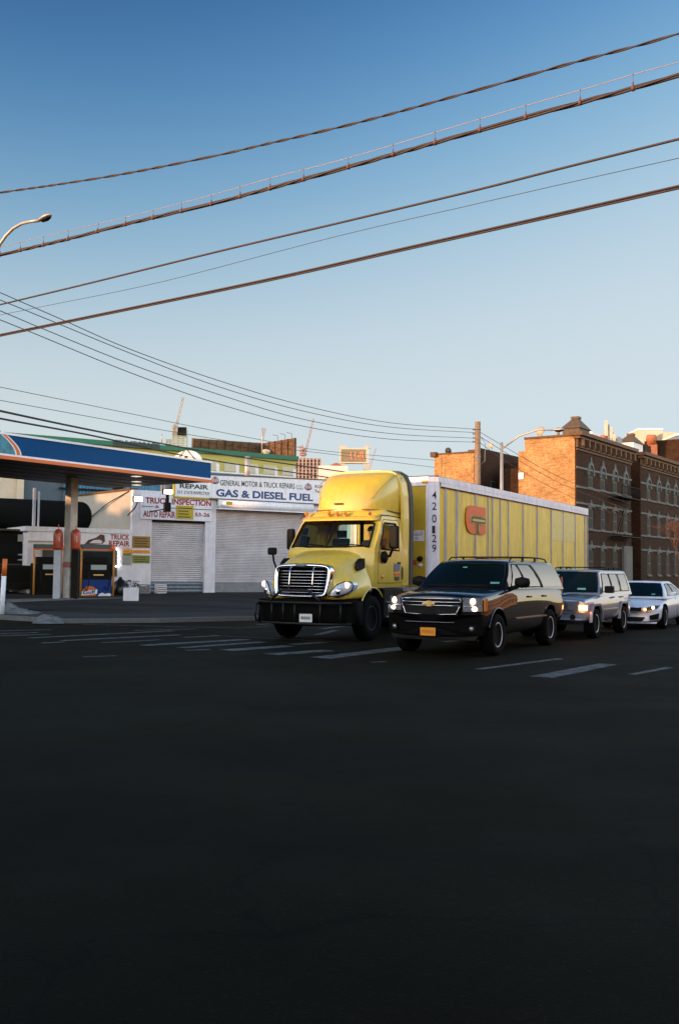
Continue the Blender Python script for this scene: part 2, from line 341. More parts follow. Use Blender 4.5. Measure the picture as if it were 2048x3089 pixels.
# raised lot and far pavement: kerb line from the photo, rising gently to the garages
DB = Vector((.573, .82, 0)); PB = Vector((-.82, .573, 0))
kerb = [Vector((-10.4, 30.7, 0))+PB*60, Vector((-10.4, 30.7, 0))+PB*10, Vector((-10.4, 30.6, 0)), gnd(190, 1881), gnd(483, 1879), gnd(777, 1872), gnd(900, 1862)]
for p in kerb: p.z = 0
k6 = kerb[-1].copy(); kerb += [k6+DB*t for t in (4, 10, 20, 40, 70, 110)]
m = MB(); K2 = []
for i, p in enumerate(kerb):
    a = kerb[max(0, i-1)]; b = kerb[min(len(kerb)-1, i+1)]; d = (b-a).normalized(); nrm = Vector((-d.y, d.x, 0))
    K2.append((p, nrm))
FGm = Frame(-5.6, 52, math.cos(.58), math.sin(.58)); FBm = Frame(17.8, 75, .573, .82)
mid = [FGm.w(a, .4) for a in (-60, -22, -14, -11, -8, -5, -1, 2.5, 6)]+[FBm.w(a, 2) for a in (-18, 0, 30, 70)]
rows = []
for (p, nn), q in zip(K2, mid):
    far = q+Vector((-.55, .84, 0))*60
    a = p+nn*3.2; rows.append([p+nn*.15+Vector((0, 0, .13)), p+nn*1.6+Vector((0, 0, .13)), a+Vector((0, 0, .13)), a.lerp(q, .33)+Vector((0, 0, .23)), a.lerp(q, .66)+Vector((0, 0, .33)), q+Vector((0, 0, .41)), far+Vector((0, 0, .41))])
m = MB(); m.add([v for q in rows for v in q[:3]], [(i*3+j, (i+1)*3+j, (i+1)*3+j+1, i*3+j+1) for i in range(len(rows)-1) for j in range(2)])
tag(m.build('pavement', WALK, fix=False), kind='structure')
m = MB(); m.add([v for q in rows for v in q[2:]], [(i*5+j, (i+1)*5+j, (i+1)*5+j+1, i*5+j+1) for i in range(len(rows)-1) for j in range(4)])
tag(m.build('forecourt', LOT, fix=False), kind='structure')
m = MB(); vs = []
for (p, nn) in K2: vs += [p+Vector((0, 0, -.02)), p+Vector((0, 0, .125)), p+nn*.02+Vector((0, 0, .135)), p+nn*.155+Vector((0, 0, .135))]
m.add(vs, [(i*4+j, (i+1)*4+j, (i+1)*4+j+1, i*4+j+1) for i in range(len(K2)-1) for j in range(3)])
tag(m.build('kerb', CONC, fix=False), kind='structure')
# far side pavement (right of the street, out of frame) so the brick row has a footing
m = MB(); q0 = Vector((16, 8, .12)); m.add([q0-DB*60, q0+DB*140, q0+DB*140-PB*4, q0-DB*60-PB*4], [(0, 1, 2, 3)]); tag(m.build('far_pavement', WALK, fix=False), kind='structure')
# worn road paint
PAINT = bpy.data.materials.new('worn road paint'); PAINT.use_nodes = True
n = PAINT.node_tree; p = n.nodes['Principled BSDF']; tc = n.nodes.new('ShaderNodeTexCoord'); t = n.nodes.new('ShaderNodeTexNoise'); t.inputs['Scale'].default_value = 5; t.inputs['Detail'].default_value = 9; t.inputs['Roughness'].default_value = .8
n.links.new(tc.outputs['Object'], t.inputs['Vector']); cr = n.nodes.new('ShaderNodeValToRGB'); cr.color_ramp.elements[0].position = .43; cr.color_ramp.elements[0].color = (.012, .014, .013, 1); cr.color_ramp.elements[1].position = .60; cr.color_ramp.elements[1].color = (.125, .15, .15, 1)
n.links.new(t.outputs['Fac'], cr.inputs[0]); n.links.new(cr.outputs[0], p.inputs['Base Color']); p.inputs['Roughness'].default_value = .7
def r8(x, y): return (x*.653, 1780+y*.653)
bars = [((660, 257), (1140, 229), .34), ((835, 268), (1215, 241), .28), ((1045, 280), (1340, 259), .42), ((1350, 253), (1500, 242), .3), ((1250, 299), (1520, 280), .40),
        ((285, 235), (830, 208), .26), ((130, 223), (800, 189), .24), ((0, 213), (230, 205), .2), ((0, 203), (180, 197), .2), ((195, 246), (300, 241), .2), ((860, 280), (970, 276), .16),
        ((385, 310), (535, 305), .12), ((470, 245), (740, 231), .16), ((0, 190), (240, 184), .2), ((850, 220), (1010, 212), .2), ((620, 188), (900, 180), .16), ((1190, 160), (1330, 152), .2)]
bars = [(r8(*a), r8(*b), w_) for a, b, w_ in bars]+[((964, 1986), (1232, 1954), .46), ((1440, 2020), (1690, 1988), .16), ((1632, 2044), (1835, 2004), .34), ((1905, 2036), (2020, 2014), .14), ((1120, 1999), (1165, 1997), .1),
        ((955, 1916), (1012, 1902), .2), ((970, 1898), (1045, 1888), .2), ((1340, 1937), (1410, 1930), .2)]
m = MB()
for a, b, w_ in bars:
    A, B_ = gnd(*a), gnd(*b); d = (B_-A).normalized(); q = Vector((-d.y, d.x, 0))*w_*.5; z = Vector((0, 0, .004))
    N = 8; vs = []
    for i in range(N+1):
        c = A.lerp(B_, i/N); j = 1+random.uniform(-.08, .08); vs += [c-q*j+z, c+q*j+z]
    m.add(vs, [(2*i, 2*i+2, 2*i+3, 2*i+1) for i in range(N)])
for a, b, w_ in (((970, 210), (1560, 241), .07), ((380, 160), (1110, 177), .12), ((1110, 177), (1262, 168), .07), ((660, 172), (905, 172), .06)):
    A, B_ = gnd(*r8(*a)), gnd(*r8(*b)); d = (B_-A).normalized(); q = Vector((-d.y, d.x, 0))*w_*.5; z = Vector((0, 0, .006))
    m.add([A-q+z, B_-q+z, B_+q+z, A+q+z], [(0, 1, 2, 3)])
tag(m.build('road_markings', PAINT, fix=False), kind='structure')
# ================================================================== BUILDINGS
FB = Frame(17.8, 75, .573, .82)          # tenement row: x along the street front, y into the block
FG = Frame(-5.6, 52, math.cos(.58), math.sin(.58))   # garages
FC = Frame(-11.8, 34.5, .573, .82)       # canopy
FS = Frame(-3.8, 85, math.cos(.58), math.sin(.58))   # storage building
WINM = mat('dark window glass', (.012, .018, .018), .5, var=.3, vs=2, spec=.06)
FRM = mat('dark window frame', (.05, .055, .05), .6)
def tenement(root, x0, x1, wins, top=12.28, ell=False):
    H = top-1.15; b = MB(); depth = 4.1 if ell else 14
    ztop = 12.0
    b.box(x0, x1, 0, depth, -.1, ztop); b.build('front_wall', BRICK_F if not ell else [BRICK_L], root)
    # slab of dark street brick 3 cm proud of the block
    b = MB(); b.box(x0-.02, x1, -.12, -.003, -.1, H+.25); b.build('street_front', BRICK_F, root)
    # cornice with brackets
    b = MB(); b.box(x0-.45, x1+.25, -.75, .25, top-.28, top); b.box(x0-.3, x1+.15, -.5, -.003, top-.5, top-.281); b.box(x0-.1, x1, -.28, -.121, H, top-.501); b.box(x0-.05, x1, -.22, -.121, H-.2, H-.06)
    x = x0+.2
    while x < x1-.2: b.box(x, x+.28, -.62, -.285, H+.12, top-.505); x += 1.18
    b.build('cornice', CORN, root)
    b = MB()
    for z, t in ((9.62, .16), (8.15, .16), (6.93, .15), (4.95, .15), (3.7, .16)): b.box(x0-.06, x1, -.2, -.121, z-t/2, z+t/2)
    b.build('stone_band', STONE, root)
    for wx in wins:
        for zt, zb, kind in ((9.95, 8.25, 0), (6.75, 5.03, 1), (3.55, 1.5, 1)):
            f = MB(); hw = .46
            arch = [(wx-hw, zb), (wx-hw, zt-.35)]+[(wx-hw*math.cos(a), zt-.35+.38*math.sin(a)) for a in [R(k) for k in (30, 60, 90, 120, 150)]]+[(wx+hw, zt-.35), (wx+hw, zb)]
            f.prism([(wx-hw+.0, zb)]+arch[1:], -.135, -.10); fo = f.build('window', FRM, root)
            g = MB()
            for k in range(2):
                z0, z1 = (zb+.08, (zb+zt)/2-.04) if k == 0 else ((zb+zt)/2+.02, zt-.16); g.box(wx-hw+.08, wx+hw-.08, -.15, -.137, z0, z1)
            g.build('pane', WINM, fo)
            h = MB()
            if kind == 0:
                out = [(wx-hw-.24, zt-.75), (wx-hw-.2, zt-.3), (wx-hw+.02, zt+.12), (wx-.12, zt+.36), (wx-.05, zt+.62), (wx, zt+.75), (wx+.05, zt+.62), (wx+.12, zt+.36), (wx+hw-.02, zt+.12), (wx+hw+.2, zt-.3), (wx+hw+.24, zt-.75)]
                inn = [(wx+hw+.03, zt-.75), (wx+hw+.03, zt-.35)]+[(wx+(hw+.03)*math.cos(a), zt-.35+.4*math.sin(a)) for a in [R(k) for k in (30, 60, 90, 120, 150)]]+[(wx-hw-.03, zt-.35), (wx-hw-.03, zt-.75)]
                h.prism(out+inn, -.24, -.121)
            else:
                h.prism([(wx-hw-.18, zt-.12), (wx-hw-.1, zt+.2), (wx-.12, zt+.3), (wx, zt+.58), (wx+.12, zt+.3), (wx+hw+.1, zt+.2), (wx+hw+.18, zt-.12), (wx+hw-.02, zt-.02), (wx-hw+.02, zt-.02)], -.24, -.121)
            h.build('stone_hood', STONE, fo); h = MB(); h.box(wx-hw-.1, wx+hw+.1, -.25, -.121, zb-.14, zb); h.build('window_sill', STONE, fo)
b1 = inframe(FB, 'tenement_building', 'three storey brick tenement whose blank side wall is lit orange by the sun', 'building', group='brick tenements along the street')
tenement(b1, 0, 12.4, (2.84, 5.5, 8.3, 10.9), ell=True)
m = MB(); m.box(.0, 12.4, 4.103, 4.64, -.1, 11.1); m.build('rear_step', BRICK_L, b1)
m = MB(); m.box(-.12, .3, -.2, 4.12, 12.003, 12.16); m.build('parapet_coping', CORN, b1)
FR2 = Frame(12.5, 90, .573, .82)
b3 = inframe(FR2, 'brick_building', 'sunlit brick building with a deeply shaded flank, behind the wooden pole', 'building')
m = MB(); m.box(0, 16, .3, 4.5, -.1, 12.5); m.build('front_wall', BRICK_L, b3)
m = MB(); m.box(.02, 16, -.0, .297, -.1, 12.95); m.build('shaded_wall', BRICK_F, b3)  # flank shade put into the colour: much darker brick than the front
m = MB(); m.box(-.15, .4, .1, .9, 12.503, 12.75); m.box(-.12, .2, .901, 4.6, 12.503, 12.62); m.box(-.35, .25, 4.2, 4.75, 12.3, 12.75); m.build('parapet_coping', CORN, b3)
m = MB(); m.box(-.06, -.003, .35, .62, 0, 12.4); m.build('corner_pier', BRICK_L, b3); m = MB(); m.box(-.06, -.003, 3.7, 4.0, 0, 12.4); m.build('corner_pier', BRICK_L, b3)
for xx in (2.6, 5.2, 7.8):
    for zz in (9.2, 5.8):
        f = MB(); f.box(xx, xx+1.0, -.06, -.003, zz-.9, zz+.9); fo = f.build('window', FRM, b3); g = MB(); g.box(xx+.08, xx+.92, -.08, -.063, zz-.82, zz+.8); g.build('pane', WINM, fo)
m = MB(); m.box(-.08, -.003, 4.2, 4.6, 8.9, 9.4); m.build('meter_box', WSIGN, b1)
m = MB(); m.prism([(9.9, 0), (12.0, 0), (12.0, 3.9), (9.9, 3.9)], -.35, -.121); m.build('door_surround', STONE, b1)
m = MB(); m.box(10.25, 11.65, -.37, -.352, .1, 3.4); m.build('door', FRM, b1)
# fire escape
m = MB(); m.box(6.9, 11.6, -1.2, -.26, 7.78, 7.84)
for k in range(25): m.tube([(6.9+k*.195, -1.2, 7.84), (6.9+k*.195, -1.2, 8.75)], .015, 5)
m.tube([(6.9, -1.2, 8.75), (11.6, -1.2, 8.75)], .025, 6); m.tube([(9.6, -.9, 7.8), (7.2, -.9, 4.9)], .03, 6); m.tube([(9.9, -.6, 7.8), (7.5, -.6, 4.9)], .03, 6)
m.box(6.9, 11.6, -1.2, -.26, 4.58, 4.64); m.build('fire_escape', BLKP, b1)
b2 = inframe(FB, 'tenement_building', 'second brick tenement with pale stone window hoods, beyond the dark gap', 'building', group='brick tenements along the street')
tenement(b2, 14.9, 31, (17.08, 19.95, 22.57, 25.16, 28.2))
m = MB(); m.box(12.45, 14.85, 3, 12, -.1, 11.2); m.build('recess_wall', BRICK_F, b2)
# rooftop things of the tenements
def rooftop(name, label, cat, x0, x1, y0, y1, Y, mt, dep=2.0, roof=None, roofh=0, ov=.15):
    A = at(x0, y1, Y); B_ = at(x1, y0, Y); t = thing(name, label, cat, ((A.x+B_.x)/2, Y, A.z), FB.rot-math.pi/2)
    W = (B_.x-A.x); H = B_.z-A.z; a = W/1.35; d = dep
    m = MB(); m.box(-a/2, a/2, -d/2, d/2, -.6, H); m.build('wall', mt, t)
    if roof:
        m = MB(); a2 = a/2+ov; d2 = d/2+ov
        m.add([(-a2, -d2, H), (a2, -d2, H), (a2, d2, H), (-a2, d2, H), (-.25, -.25, H+roofh), (.25, -.25, H+roofh), (.25, .25, H+roofh), (-.25, .25, H+roofh)], [(0, 1, 5, 4), (1, 2, 6, 5), (2, 3, 7, 6), (3, 0, 4, 7), (4, 5, 6, 7), (3, 2, 1, 0)])
        m.box(-.32, .32, -.32, .32, H+roofh+.002, H+roofh+.2); m.build('roof', roof, t)
    return t
def q7(x, y): return 1650+.2538*x, 1250+.2538*y
SHING = mat('weathered skylight', (.10, .07, .045), .8, var=.4)
rooftop('roof_skylight', 'dark hipped skylight on the corner tenement roof', 'skylight', *[q7(205, 0)[0], q7(485, 0)[0], q7(0, 185)[1], q7(0, 240)[1]], 79, SHING, 2.2, SHING, .85)
rooftop('roof_bulkhead', 'low pale bulkhead beside the hipped skylight', 'bulkhead', q7(440, 0)[0], q7(610, 0)[0], q7(0, 222)[1], q7(0, 292)[1], 84, WPAINT, 2.0)
rooftop('roof_bulkhead', 'white bulkhead under a dark hipped cap above the gap between tenements', 'bulkhead', q7(880, 0)[0], q7(1115, 0)[0], q7(0, 350)[1], q7(0, 480)[1], 92, WPAINT, 2.6, SHING, .75)
rooftop('roof_bulkhead', 'brown brick bulkhead behind the white capped one', 'bulkhead', q7(1110, 0)[0], q7(1210, 0)[0], q7(0, 370)[1], q7(0, 490)[1], 94, BRICK_F, 2.0)
rooftop('roof_chimney_stack', 'orange brick chimney stack behind the antenna cluster', 'chimney', q7(620, 0)[0], q7(720, 0)[0], q7(0, 255)[1], q7(0, 330)[1], 88, BRICK_R, 1.2)
rooftop('roof_vent_box', 'dark metal vent box right of the antenna cluster', 'vent', q7(785, 0)[0], q7(875, 0)[0], q7(0, 272)[1], q7(0, 350)[1], 89, GREYM, 1.2)
t = rooftop('brick_building', 'taller red brick building with a tall chimney behind the tenements', 'building', q7(1215, 0)[0], q7(1800, 0)[0], q7(0, 355)[1], q7(0, 600)[1], 112, BRICK_F, 8)
A = at(*q7(1212, 520), 108); B_ = at(*q7(1310, 350), 108); Cc = at(*q7(1300, 245), 108)
m = MB(); 
t = thing('brick_chimney', 'tall sunlit red brick chimney above the second tenement roof', 'chimney', (A.x, 108, A.z), 0)
m.box(0, B_.x-A.x, 0, .5, -1, B_.z-A.z); m.build('wall', BRICK_R, t); m = MB(); W = B_.x-A.x; m.lathe([(.5, B_.z-A.z+.002), (.5, Cc.z-A.z-.6), (.62, Cc.z-A.z-.5), (.5, Cc.z-A.z)], (W-.55, .25, 0), n=14); m.build('flue', BRICK_R, t)
for x0, x1, y0, y1, Y, lab in ((1088, 1185, 188, 350, 190, 'pale blank tower block, left of the far pair'), (1190, 1372, 186, 352, 196, 'wide cream tower block behind the red chimney'), (1412, 1530, 208, 360, 190, 'cream tower block with a band of dark top windows'), (1545, 1600, 250, 370, 180, 'grey blue block at the right edge of the skyline')):
    a = at(*q7(x0, y1+60), Y); b = at(*q7(x1, y0), Y); t = thing('tower_block', lab, 'building', (a.x, Y, a.z), 0, 'far tower blocks on the skyline')
    m = MB(); m.box(0, b.x-a.x, 0, 8, -6, b.z-a.z); m.build('wall', BEIGE if x0 < 1500 else mat('blue grey cladding', (.16, .2, .25), .6), t)
    if x0 == 1412:
        for k in range(3): m = MB(); m.box(.9+k*1.5, 2.1+k*1.5, -.05, -.003, b.z-a.z-2.2, b.z-a.z-.9); m.build('window', BLKP, t)
    else: m = MB(); m.box(-.1, b.x-a.x+.1, -.1, 8.1, b.z-a.z+.003, b.z-a.z+.35); m.build('parapet', WSIGN, t)
# antennas, dishes, vents on roofs
t = thing('antenna_mast', 'pale antenna panels clustered on a rooftop mast', 'antenna', at(*q7(735, 330), 86)); m = MB(); m.tube([(0, 0, -.5), (0, 0, 1.55)], .06, 8); m.build('mast', GREYM, t); m = MB(); m.tube([(.35, 0, -.9), (.35, 0, .9)], .05, 8); m.build('mast', GREYM, t)
for dx, z0, z1 in ((-.22, .55, 1.9), (.2, .3, 1.3), (.45, -.2, .7)):
    m = MB(); m.box(dx-.13, dx+.13, -.1, .1, z0, z1); m.build('panel', BEIGE, t, bevel=.03)
t = thing('roof_vent', 'small turbine vent on the corner tenement parapet', 'vent', at(*q7(133, 262), 77)); m = MB(); m.lathe([(.12, 0), (.12, .4), (.2, .44), (.2, .62), (.1, .7), (0, .71)], (0, 0, 0), n=16); m.build('cowl', STEEL, t)
def dish(px, py, Y, r, face, lab, mt):
    t = thing('satellite_dish', lab, 'satellite dish', at(px, py, Y)); f = Vector(face).normalized(); q = f.to_track_quat('Z', 'Y')
    m = MB(); m.lathe([(0, -.0), (r*.4, .03), (r*.75, .1), (r, .2)], (0, 0, 0), n=22); o = m.build('reflector', mt, t, solid=.02); o.rotation_euler = q.to_euler()
    m = MB(); m.tube([(0, 0, -r-.6), (0, 0, 0)], .035, 6); m.build('mast', GREYM, t); m = MB(); m.tube([f*.0, f*r*.9], .015, 5); m.build('feed_arm', GREYM, t)
dish(1355, 1359, 92, .32, (-.4, -.6, -.2), 'dark satellite dish on the brick roof left of the wooden pole', mat('dark dish', (.04, .045, .04), .5))
dish(1484, 1344, 98, .3, (-.75, -.6, .1), 'small sunlit satellite dish above the dark shaded brick wall', BEIGE)
dish(1634, 1302, 80, .40, (-.7, -.65, .2), 'large pale satellite dish behind the street lamp head', BEIGE)

# ---- self storage building behind
t = inframe(FS, 'storage_building', 'long yellow green storage building with a green parapet behind the garages', 'building')
m = MB(); m.box(-34, 0, 0, 14, 0, 11.0); m.build('wall', YGRN, t)
m = MB(); m.box(-34.2, .15, -.25, 14.1, 11.003, 11.36); m.build('green_parapet', GREEN, t)
m = MB()
for k in range(17): x = -1.35-k*1.82; m.box(x, x+1.25, -.06, -.003, 9.68, 10.42) if k % 1 == 0 else None
m.build('panel', PANEL, t)
m = MB(); m.box(-34, .03, -.1, -.003, 0, 9.6)
for k in range(17): x = -.3-k*1.82; m.box(x, x+.3, -.1, -.003, 9.603, 10.25)
m.build('white_wall_cladding', WPAINT, t)
text('SELF STORAGE', t, BLKT, (-16.3, -.33, 11.12), (1, 0, 0), (0, 0, 1), 3.6, .36, 'sign_lettering', .02)
m = MB(); m.box(-16.4, -12.6, -.30, -.26, 10.98, 11.40); m.build('letter_rail', BLKT, t)
# roof hoarding seen from behind
def hoard(name, lab, A, B_, h0, h1, mt, posts, litside=False):
    t = thing(name, lab, 'billboard', (A.x, A.y, 11.3)); L = (B_-A); L.z = 0; d = L.normalized(); n_ = Vector((-d.y, d.x, 0)); ln = L.length
    t.rotation_euler = (0, 0, math.atan2(d.y, d.x)); m = MB(); m.prism([(0, h0[0]), (ln, h0[1]), (ln, h1[1]), (0, h1[0])], -.08, .08); m.build('board', mt, t)
    m = MB()
    for k in range(posts+1): x = ln*k/posts; zz = h1[0]+(h1[1]-h1[0])*k/posts; m.box(x-.06, x+.06, -.2, -.083, h0[0]-.1, zz)
    for r_ in (.25, .6, .9): m.box(0, ln, -.14, -.083, h0[0]+(min(h1)-h0[0])*r_-.04, h0[0]+(min(h1)-h0[0])*r_+.04)
    m.build('lattice', mt, t); return t, ln
A = at(580, 1322, 86); B_ = at(795, 1337, 92.0)
t1, l1 = hoard('roof_billboard', 'dark back of the long roof billboard over the green parapet', A, B_, (0, 0), (A.z-11.3, B_.z-11.3), RUSTB, 9)
A2 = B_+Vector((.02, -.05, 0)); B2 = at(892, 1321, 87.5)
t2, l2 = hoard('roof_billboard', 'short sunlit brown back of the roof billboard, joined at the right', A2, B2, (0, 0), (A2.z-11.3, B2.z-11.3), RUSTB, 5)
for x in (.45*l2, .68*l2, .88*l2):
    m = MB(); z = A2.z-11.3+(B2.z-A2.z)*x/l2; m.tube([(x, 0, z), (x, 0, z+.45), (x+.1, -.6, z+.5)], .03, 5); m.build('lamp_arm', GREYM, t2)
for px, y0, y1, Y, r, lab in ((790, 1290, 1370, 84, .06, 'thin white mast on the storage roof'), (488, 1308, 1335, 84, .05, 'short dark mast behind the canopy'), (618, 1314, 1325, 84, .03, 'thin whip aerial over the roof billboard')):
    a = at(px, y1, Y); b = at(px+1, y0, Y); o = MB().tube([(0, 0, 0), (0, 0, b.z-a.z)], r, 6).build('mast', STEEL); o.location = a; tag(o, lab, 'mast')
a = at(803, 1372, 84.5); t = thing('roof_vent', 'small pale hooded vent on the green parapet', 'vent', a); m = MB(); m.lathe([(.25, 0), (.25, .2), (.36, .25), (.3, .42), (0, .5)], (0, 0, 0), n=14); m.build('cowl', BEIGE, t)
# ---- far towers and cranes
def sky_tower(x0, x1, y0, y1, Y, mt, lab, floors, cols):
    a = at(x0, y1, Y); b = at(x1, y0, Y); W = b.x-a.x; H = b.z-a.z; t = thing('unfinished_tower', lab, 'building', (a.x, Y, a.z))
    m = MB(); m.box(0, W, 0, W*.8, -.3*H, H); m.build('core', mt[0], t)
    m = MB()
    for k in range(floors): m.box(-.15, W+.15, -.5, -.003, H*(k+.5)/floors, H*(k+.72)/floors)
    m.build('floor_slab', mt[1], t); m = MB()
    for k in range(cols+1): m.box(W*k/cols-.2, W*k/cols+.2, -.7, -.503, 0, H)
    m.build('column', mt[1], t); return t
SLAB = mat('raw concrete slab', (.42, .30, .26), .9, var=.3, vs=.3); CORE = mat('dark scaffold core', (.13, .08, .07), .9, var=.5, vs=.3)
sky_tower(890, 968, 1383, 1460, 300, (CORE, SLAB), 'unfinished tower wrapped in scaffolding left of the truck cab', 8, 7)
GLS = mat('far curtain wall', (.34, .42, .42), .4, var=.2, vs=.1)
t = sky_tower(519, 562, 1294, 1345, 620, (GLS, mat('far slab', (.32, .38, .38), .6)), 'tall far tower with a dark unfinished crown and a crane', 10, 3)
a = at(537, 1312, 619); b = at(563, 1294, 619); m = MB(); m.box(a.x-t.location.x, b.x-t.location.x, -2.5, -1.0, a.z-t.location.z, b.z-t.location.z+1); m.build('dark_crown', BLKP, t)
sky_tower(500, 520, 1324, 1345, 640, (GLS, mat('far slab', (.32, .38, .38), .6)), 'lower pale block beside the tall far tower', 5, 2)
CRN = mat('crane pink steel', (.40, .24, .20), .6)
def crane(px, py, Y, segs, lab, w_=.5, mt=CRN):
    base = at(px, py, Y); t = thing('tower_crane', lab, 'crane', base)
    for nm, (x0, y0), (x1, y1), ww in segs:
        a = at(x0, y0, Y)-base; b = at(x1, y1, Y)-base; m = MB(); d = (b-a); L = d.length; n_ = max(3, int(L/(ww*1.6))); dn = d.normalized(); s = dn.cross(Vector((0, 1, 0))).normalized()*ww/2; yy = Vector((0, ww/2, 0)); th = ww*.11
        for q in (s+yy, s-yy, -s+yy, -s-yy): m.tube([a+q, b+q], th, 4)
        for k in range(n_):
            sg = 1 if k % 2 else -1
            m.tube([a+d*(k/n_)+s*sg-yy, a+d*((k+1)/n_)-s*sg-yy], th*.8, 4); m.tube([a+d*(k/n_)-s*sg+yy, a+d*((k+1)/n_)+s*sg+yy], th*.8, 4)
        m.build(nm, mt, t)
    return t
crane(528, 1300, 615, [('mast', (528, 1312), (530, 1284), 2.2), ('jib', (530, 1292), (553, 1198), 1.1), ('counter_jib', (530, 1290), (520, 1283), 2.2)], 'luffing crane with a raised jib on the tall far tower', mt=mat('crane grey steel', (.35, .32, .3), .6))
crane(915, 1385, 300, [('mast', (915, 1388), (916, 1364), .9), ('jib', (922, 1362), (946, 1262), .5), ('counter_jib', (918, 1366), (906, 1343), 1.0), ('machinery_deck', (903, 1366), (924, 1363), 1.6)], 'pink luffing crane over the scaffolded tower')
crane(788, 1340, 500, [('jib', (789, 1335), (800, 1291), .8)], 'small distant crane jib beside the roof billboard')
crane(1115, 1418, 500, [('jib', (1115, 1412), (1134, 1352), .5)], 'faint distant crane jib right of the roof sign')
# ---- roof sign and low white building
t = thing('roof_sign', 'square advertising sign with orange strokes on two posts above the truck', 'sign', at(1067, 1420, 100), 0)
def q2_(x, y): return at(980+.2551*x, 1300+.2551*y, 100)-t.location
a, b = q2_(172, 378), q2_(518, 200); m = MB(); m.box(a.x, b.x, 0, .8, a.z, b.z); m.build('cabinet', BEIGE, t)
m = MB(); m.prism([(a.x+.15, a.z+.15), (b.x-.35, a.z+.15), (b.x-.35, b.z-.15), (a.x+.15, b.z-.15)], -.05, -.003); m.build('display_face', mat('sign face', (.22, .17, .10), .7, var=.2, vs=.6), t)
for pl in ([(318, 238), (300, 262), (298, 300), (318, 345), (326, 340), (314, 300), (316, 262)], [(372, 240), (352, 262), (348, 290), (356, 320), (366, 345), (372, 338), (364, 300), (368, 262)], [(400, 282), (378, 300), (392, 318), (408, 335), (402, 305)], [(430, 238), (414, 262), (410, 300), (424, 342), (432, 335), (424, 300), (430, 262)], [(458, 234), (440, 262), (436, 300), (452, 335), (470, 350), (456, 310), (454, 262)]):
    m = MB(); m.prism([(q2_(x, y).x, q2_(x, y).z) for x, y in pl], -.09, -.052); m.build('orange_stroke', mat('sign orange', (.75, .25, .1), .5), t)
m = MB()
for x in (198, 496): c = q2_(x, 378); m.box(c.x-.35, c.x+.35, .1, .7, -4, c.z-.003)
for x in (205, 505): c = q2_(x, 200); m.box(c.x-.3, c.x+.3, .2, .6, c.z+.003, c.z+.35)
m.build('post', STEEL, t)
t = thing('white_building', 'low white building with a small hipped roof behind the truck', 'building', at(975, 1432, 97)); m = MB(); m.box(-.5, 2.4, 0, 8, -14, .9); m.build('wall', mat('sunlit white wall', (.75, .68, .58), .8), t)
m = MB(); m.add([(.35, 1, .9), (2.1, 1, .9), (2.1, 3, .9), (.35, 3, .9), (1.1, 2, 1.4), (1.35, 2, 1.4)], [(0, 1, 5, 4), (1, 2, 5), (2, 3, 4, 5), (3, 0, 4)]); m.build('roof', BRICK_R, t); 
# ---- backdrop walls left under the canopy
xa, xb, xc, xd = [FG.onY(p_, 1480, 9).x for p_ in (-60, 70, 192, 600)]
t = inframe(FG, 'beige_building', 'plain beige building standing behind the canopy at the left edge', 'building', xa, 8.9); m = MB(); m.box(0, xb-xa, 0, 8, 0, 8.2); m.build('wall', BEIGE, t); m = MB(); m.box(xb-xa-.4, xb-xa-.05, -.2, -.003, 0, 8.2); m.build('pilaster', BEIGE, t)
BCOR = mat('blue corrugated sheet', (.04, .16, .26), .5, var=.25, vs=2)
t = inframe(FG, 'corrugated_shed', 'blue corrugated metal shed behind the truck repair shop', 'shed', xc, 9); m = MB(); N = 160
m.add([(i*.1, (.04 if i % 2 else -.04), z) for z in (0, 7.6) for i in range(N+1)], [(i, i+1, N+2+i, N+1+i) for i in range(N)]); m.build('corrugated_wall', BCOR, t, fix=False)
m = MB(); m.box(0, 16, .1, 7, 0, 7.55); m.build('frame', GREYM, t); m = MB(); m.box(2.9, 3.5, -.12, -.05, 5, 7.6); m.box(-.3, 16, -.14, -.06, 6.05, 6.15); m.build('steel_bracing', BLKP, t)
t = inframe(FG, 'grey_shed', 'dark teal grey shed between the beige building and the blue one', 'shed', xb, 9.1); m = MB(); m.box(0, xc-xb, 0, 6, 0, 7.8); m.build('wall', mat('teal grey render', (.07, .10, .12), .8, var=.1), t)

# ---- garage
SHUT = bpy.data.materials.new('roller shutter'); SHUT.use_nodes = True
n = SHUT.node_tree; p = n.nodes['Principled BSDF']; tc = n.nodes.new('ShaderNodeTexCoord'); t_ = n.nodes.new('ShaderNodeTexNoise'); t_.inputs['Scale'].default_value = 1.0; t_.inputs['Detail'].default_value = 10; t_.inputs['Roughness'].default_value = .72
n.links.new(tc.outputs['Object'], t_.inputs['Vector']); cr = n.nodes.new('ShaderNodeValToRGB'); cr.color_ramp.elements[0].position = .33; cr.color_ramp.elements[0].color = (.50, .46, .45, 1); cr.color_ramp.elements[1].position = .66; cr.color_ramp.elements[1].color = (.68, .65, .66, 1)
n.links.new(t_.outputs['Fac'], cr.inputs[0]); n.links.new(cr.outputs[0], p.inputs['Base Color']); p.inputs['Roughness'].default_value = .5; p.inputs['Metallic'].default_value = .15
def shutter(name, parent, x0, x1, z0, z1, y, mt, pitch=.10):
    m = MB(); n_ = int((z1-z0)/pitch); vs = []
    prof = [(-.0, 0), (-.030, .18), (-.036, .45), (-.022, .72), (.006, .86), (.012, .94)]
    rows = [(y+a, z0+(k+b)*(z1-z0)/n_) for k in range(n_) for a, b in prof]
    for yy, zz in rows: vs += [(x0, yy, zz), (x1, yy, zz)]
    m.add(vs, [(2*i, 2*i+1, 2*i+3, 2*i+2) for i in range(len(rows)-1)]); return m.build(name, mt, parent, fix=False)
g = inframe(FG, 'garage_building', 'white painted truck garage with two roller shutters and lettered signs', 'building')
D_ = 10
m = MB()
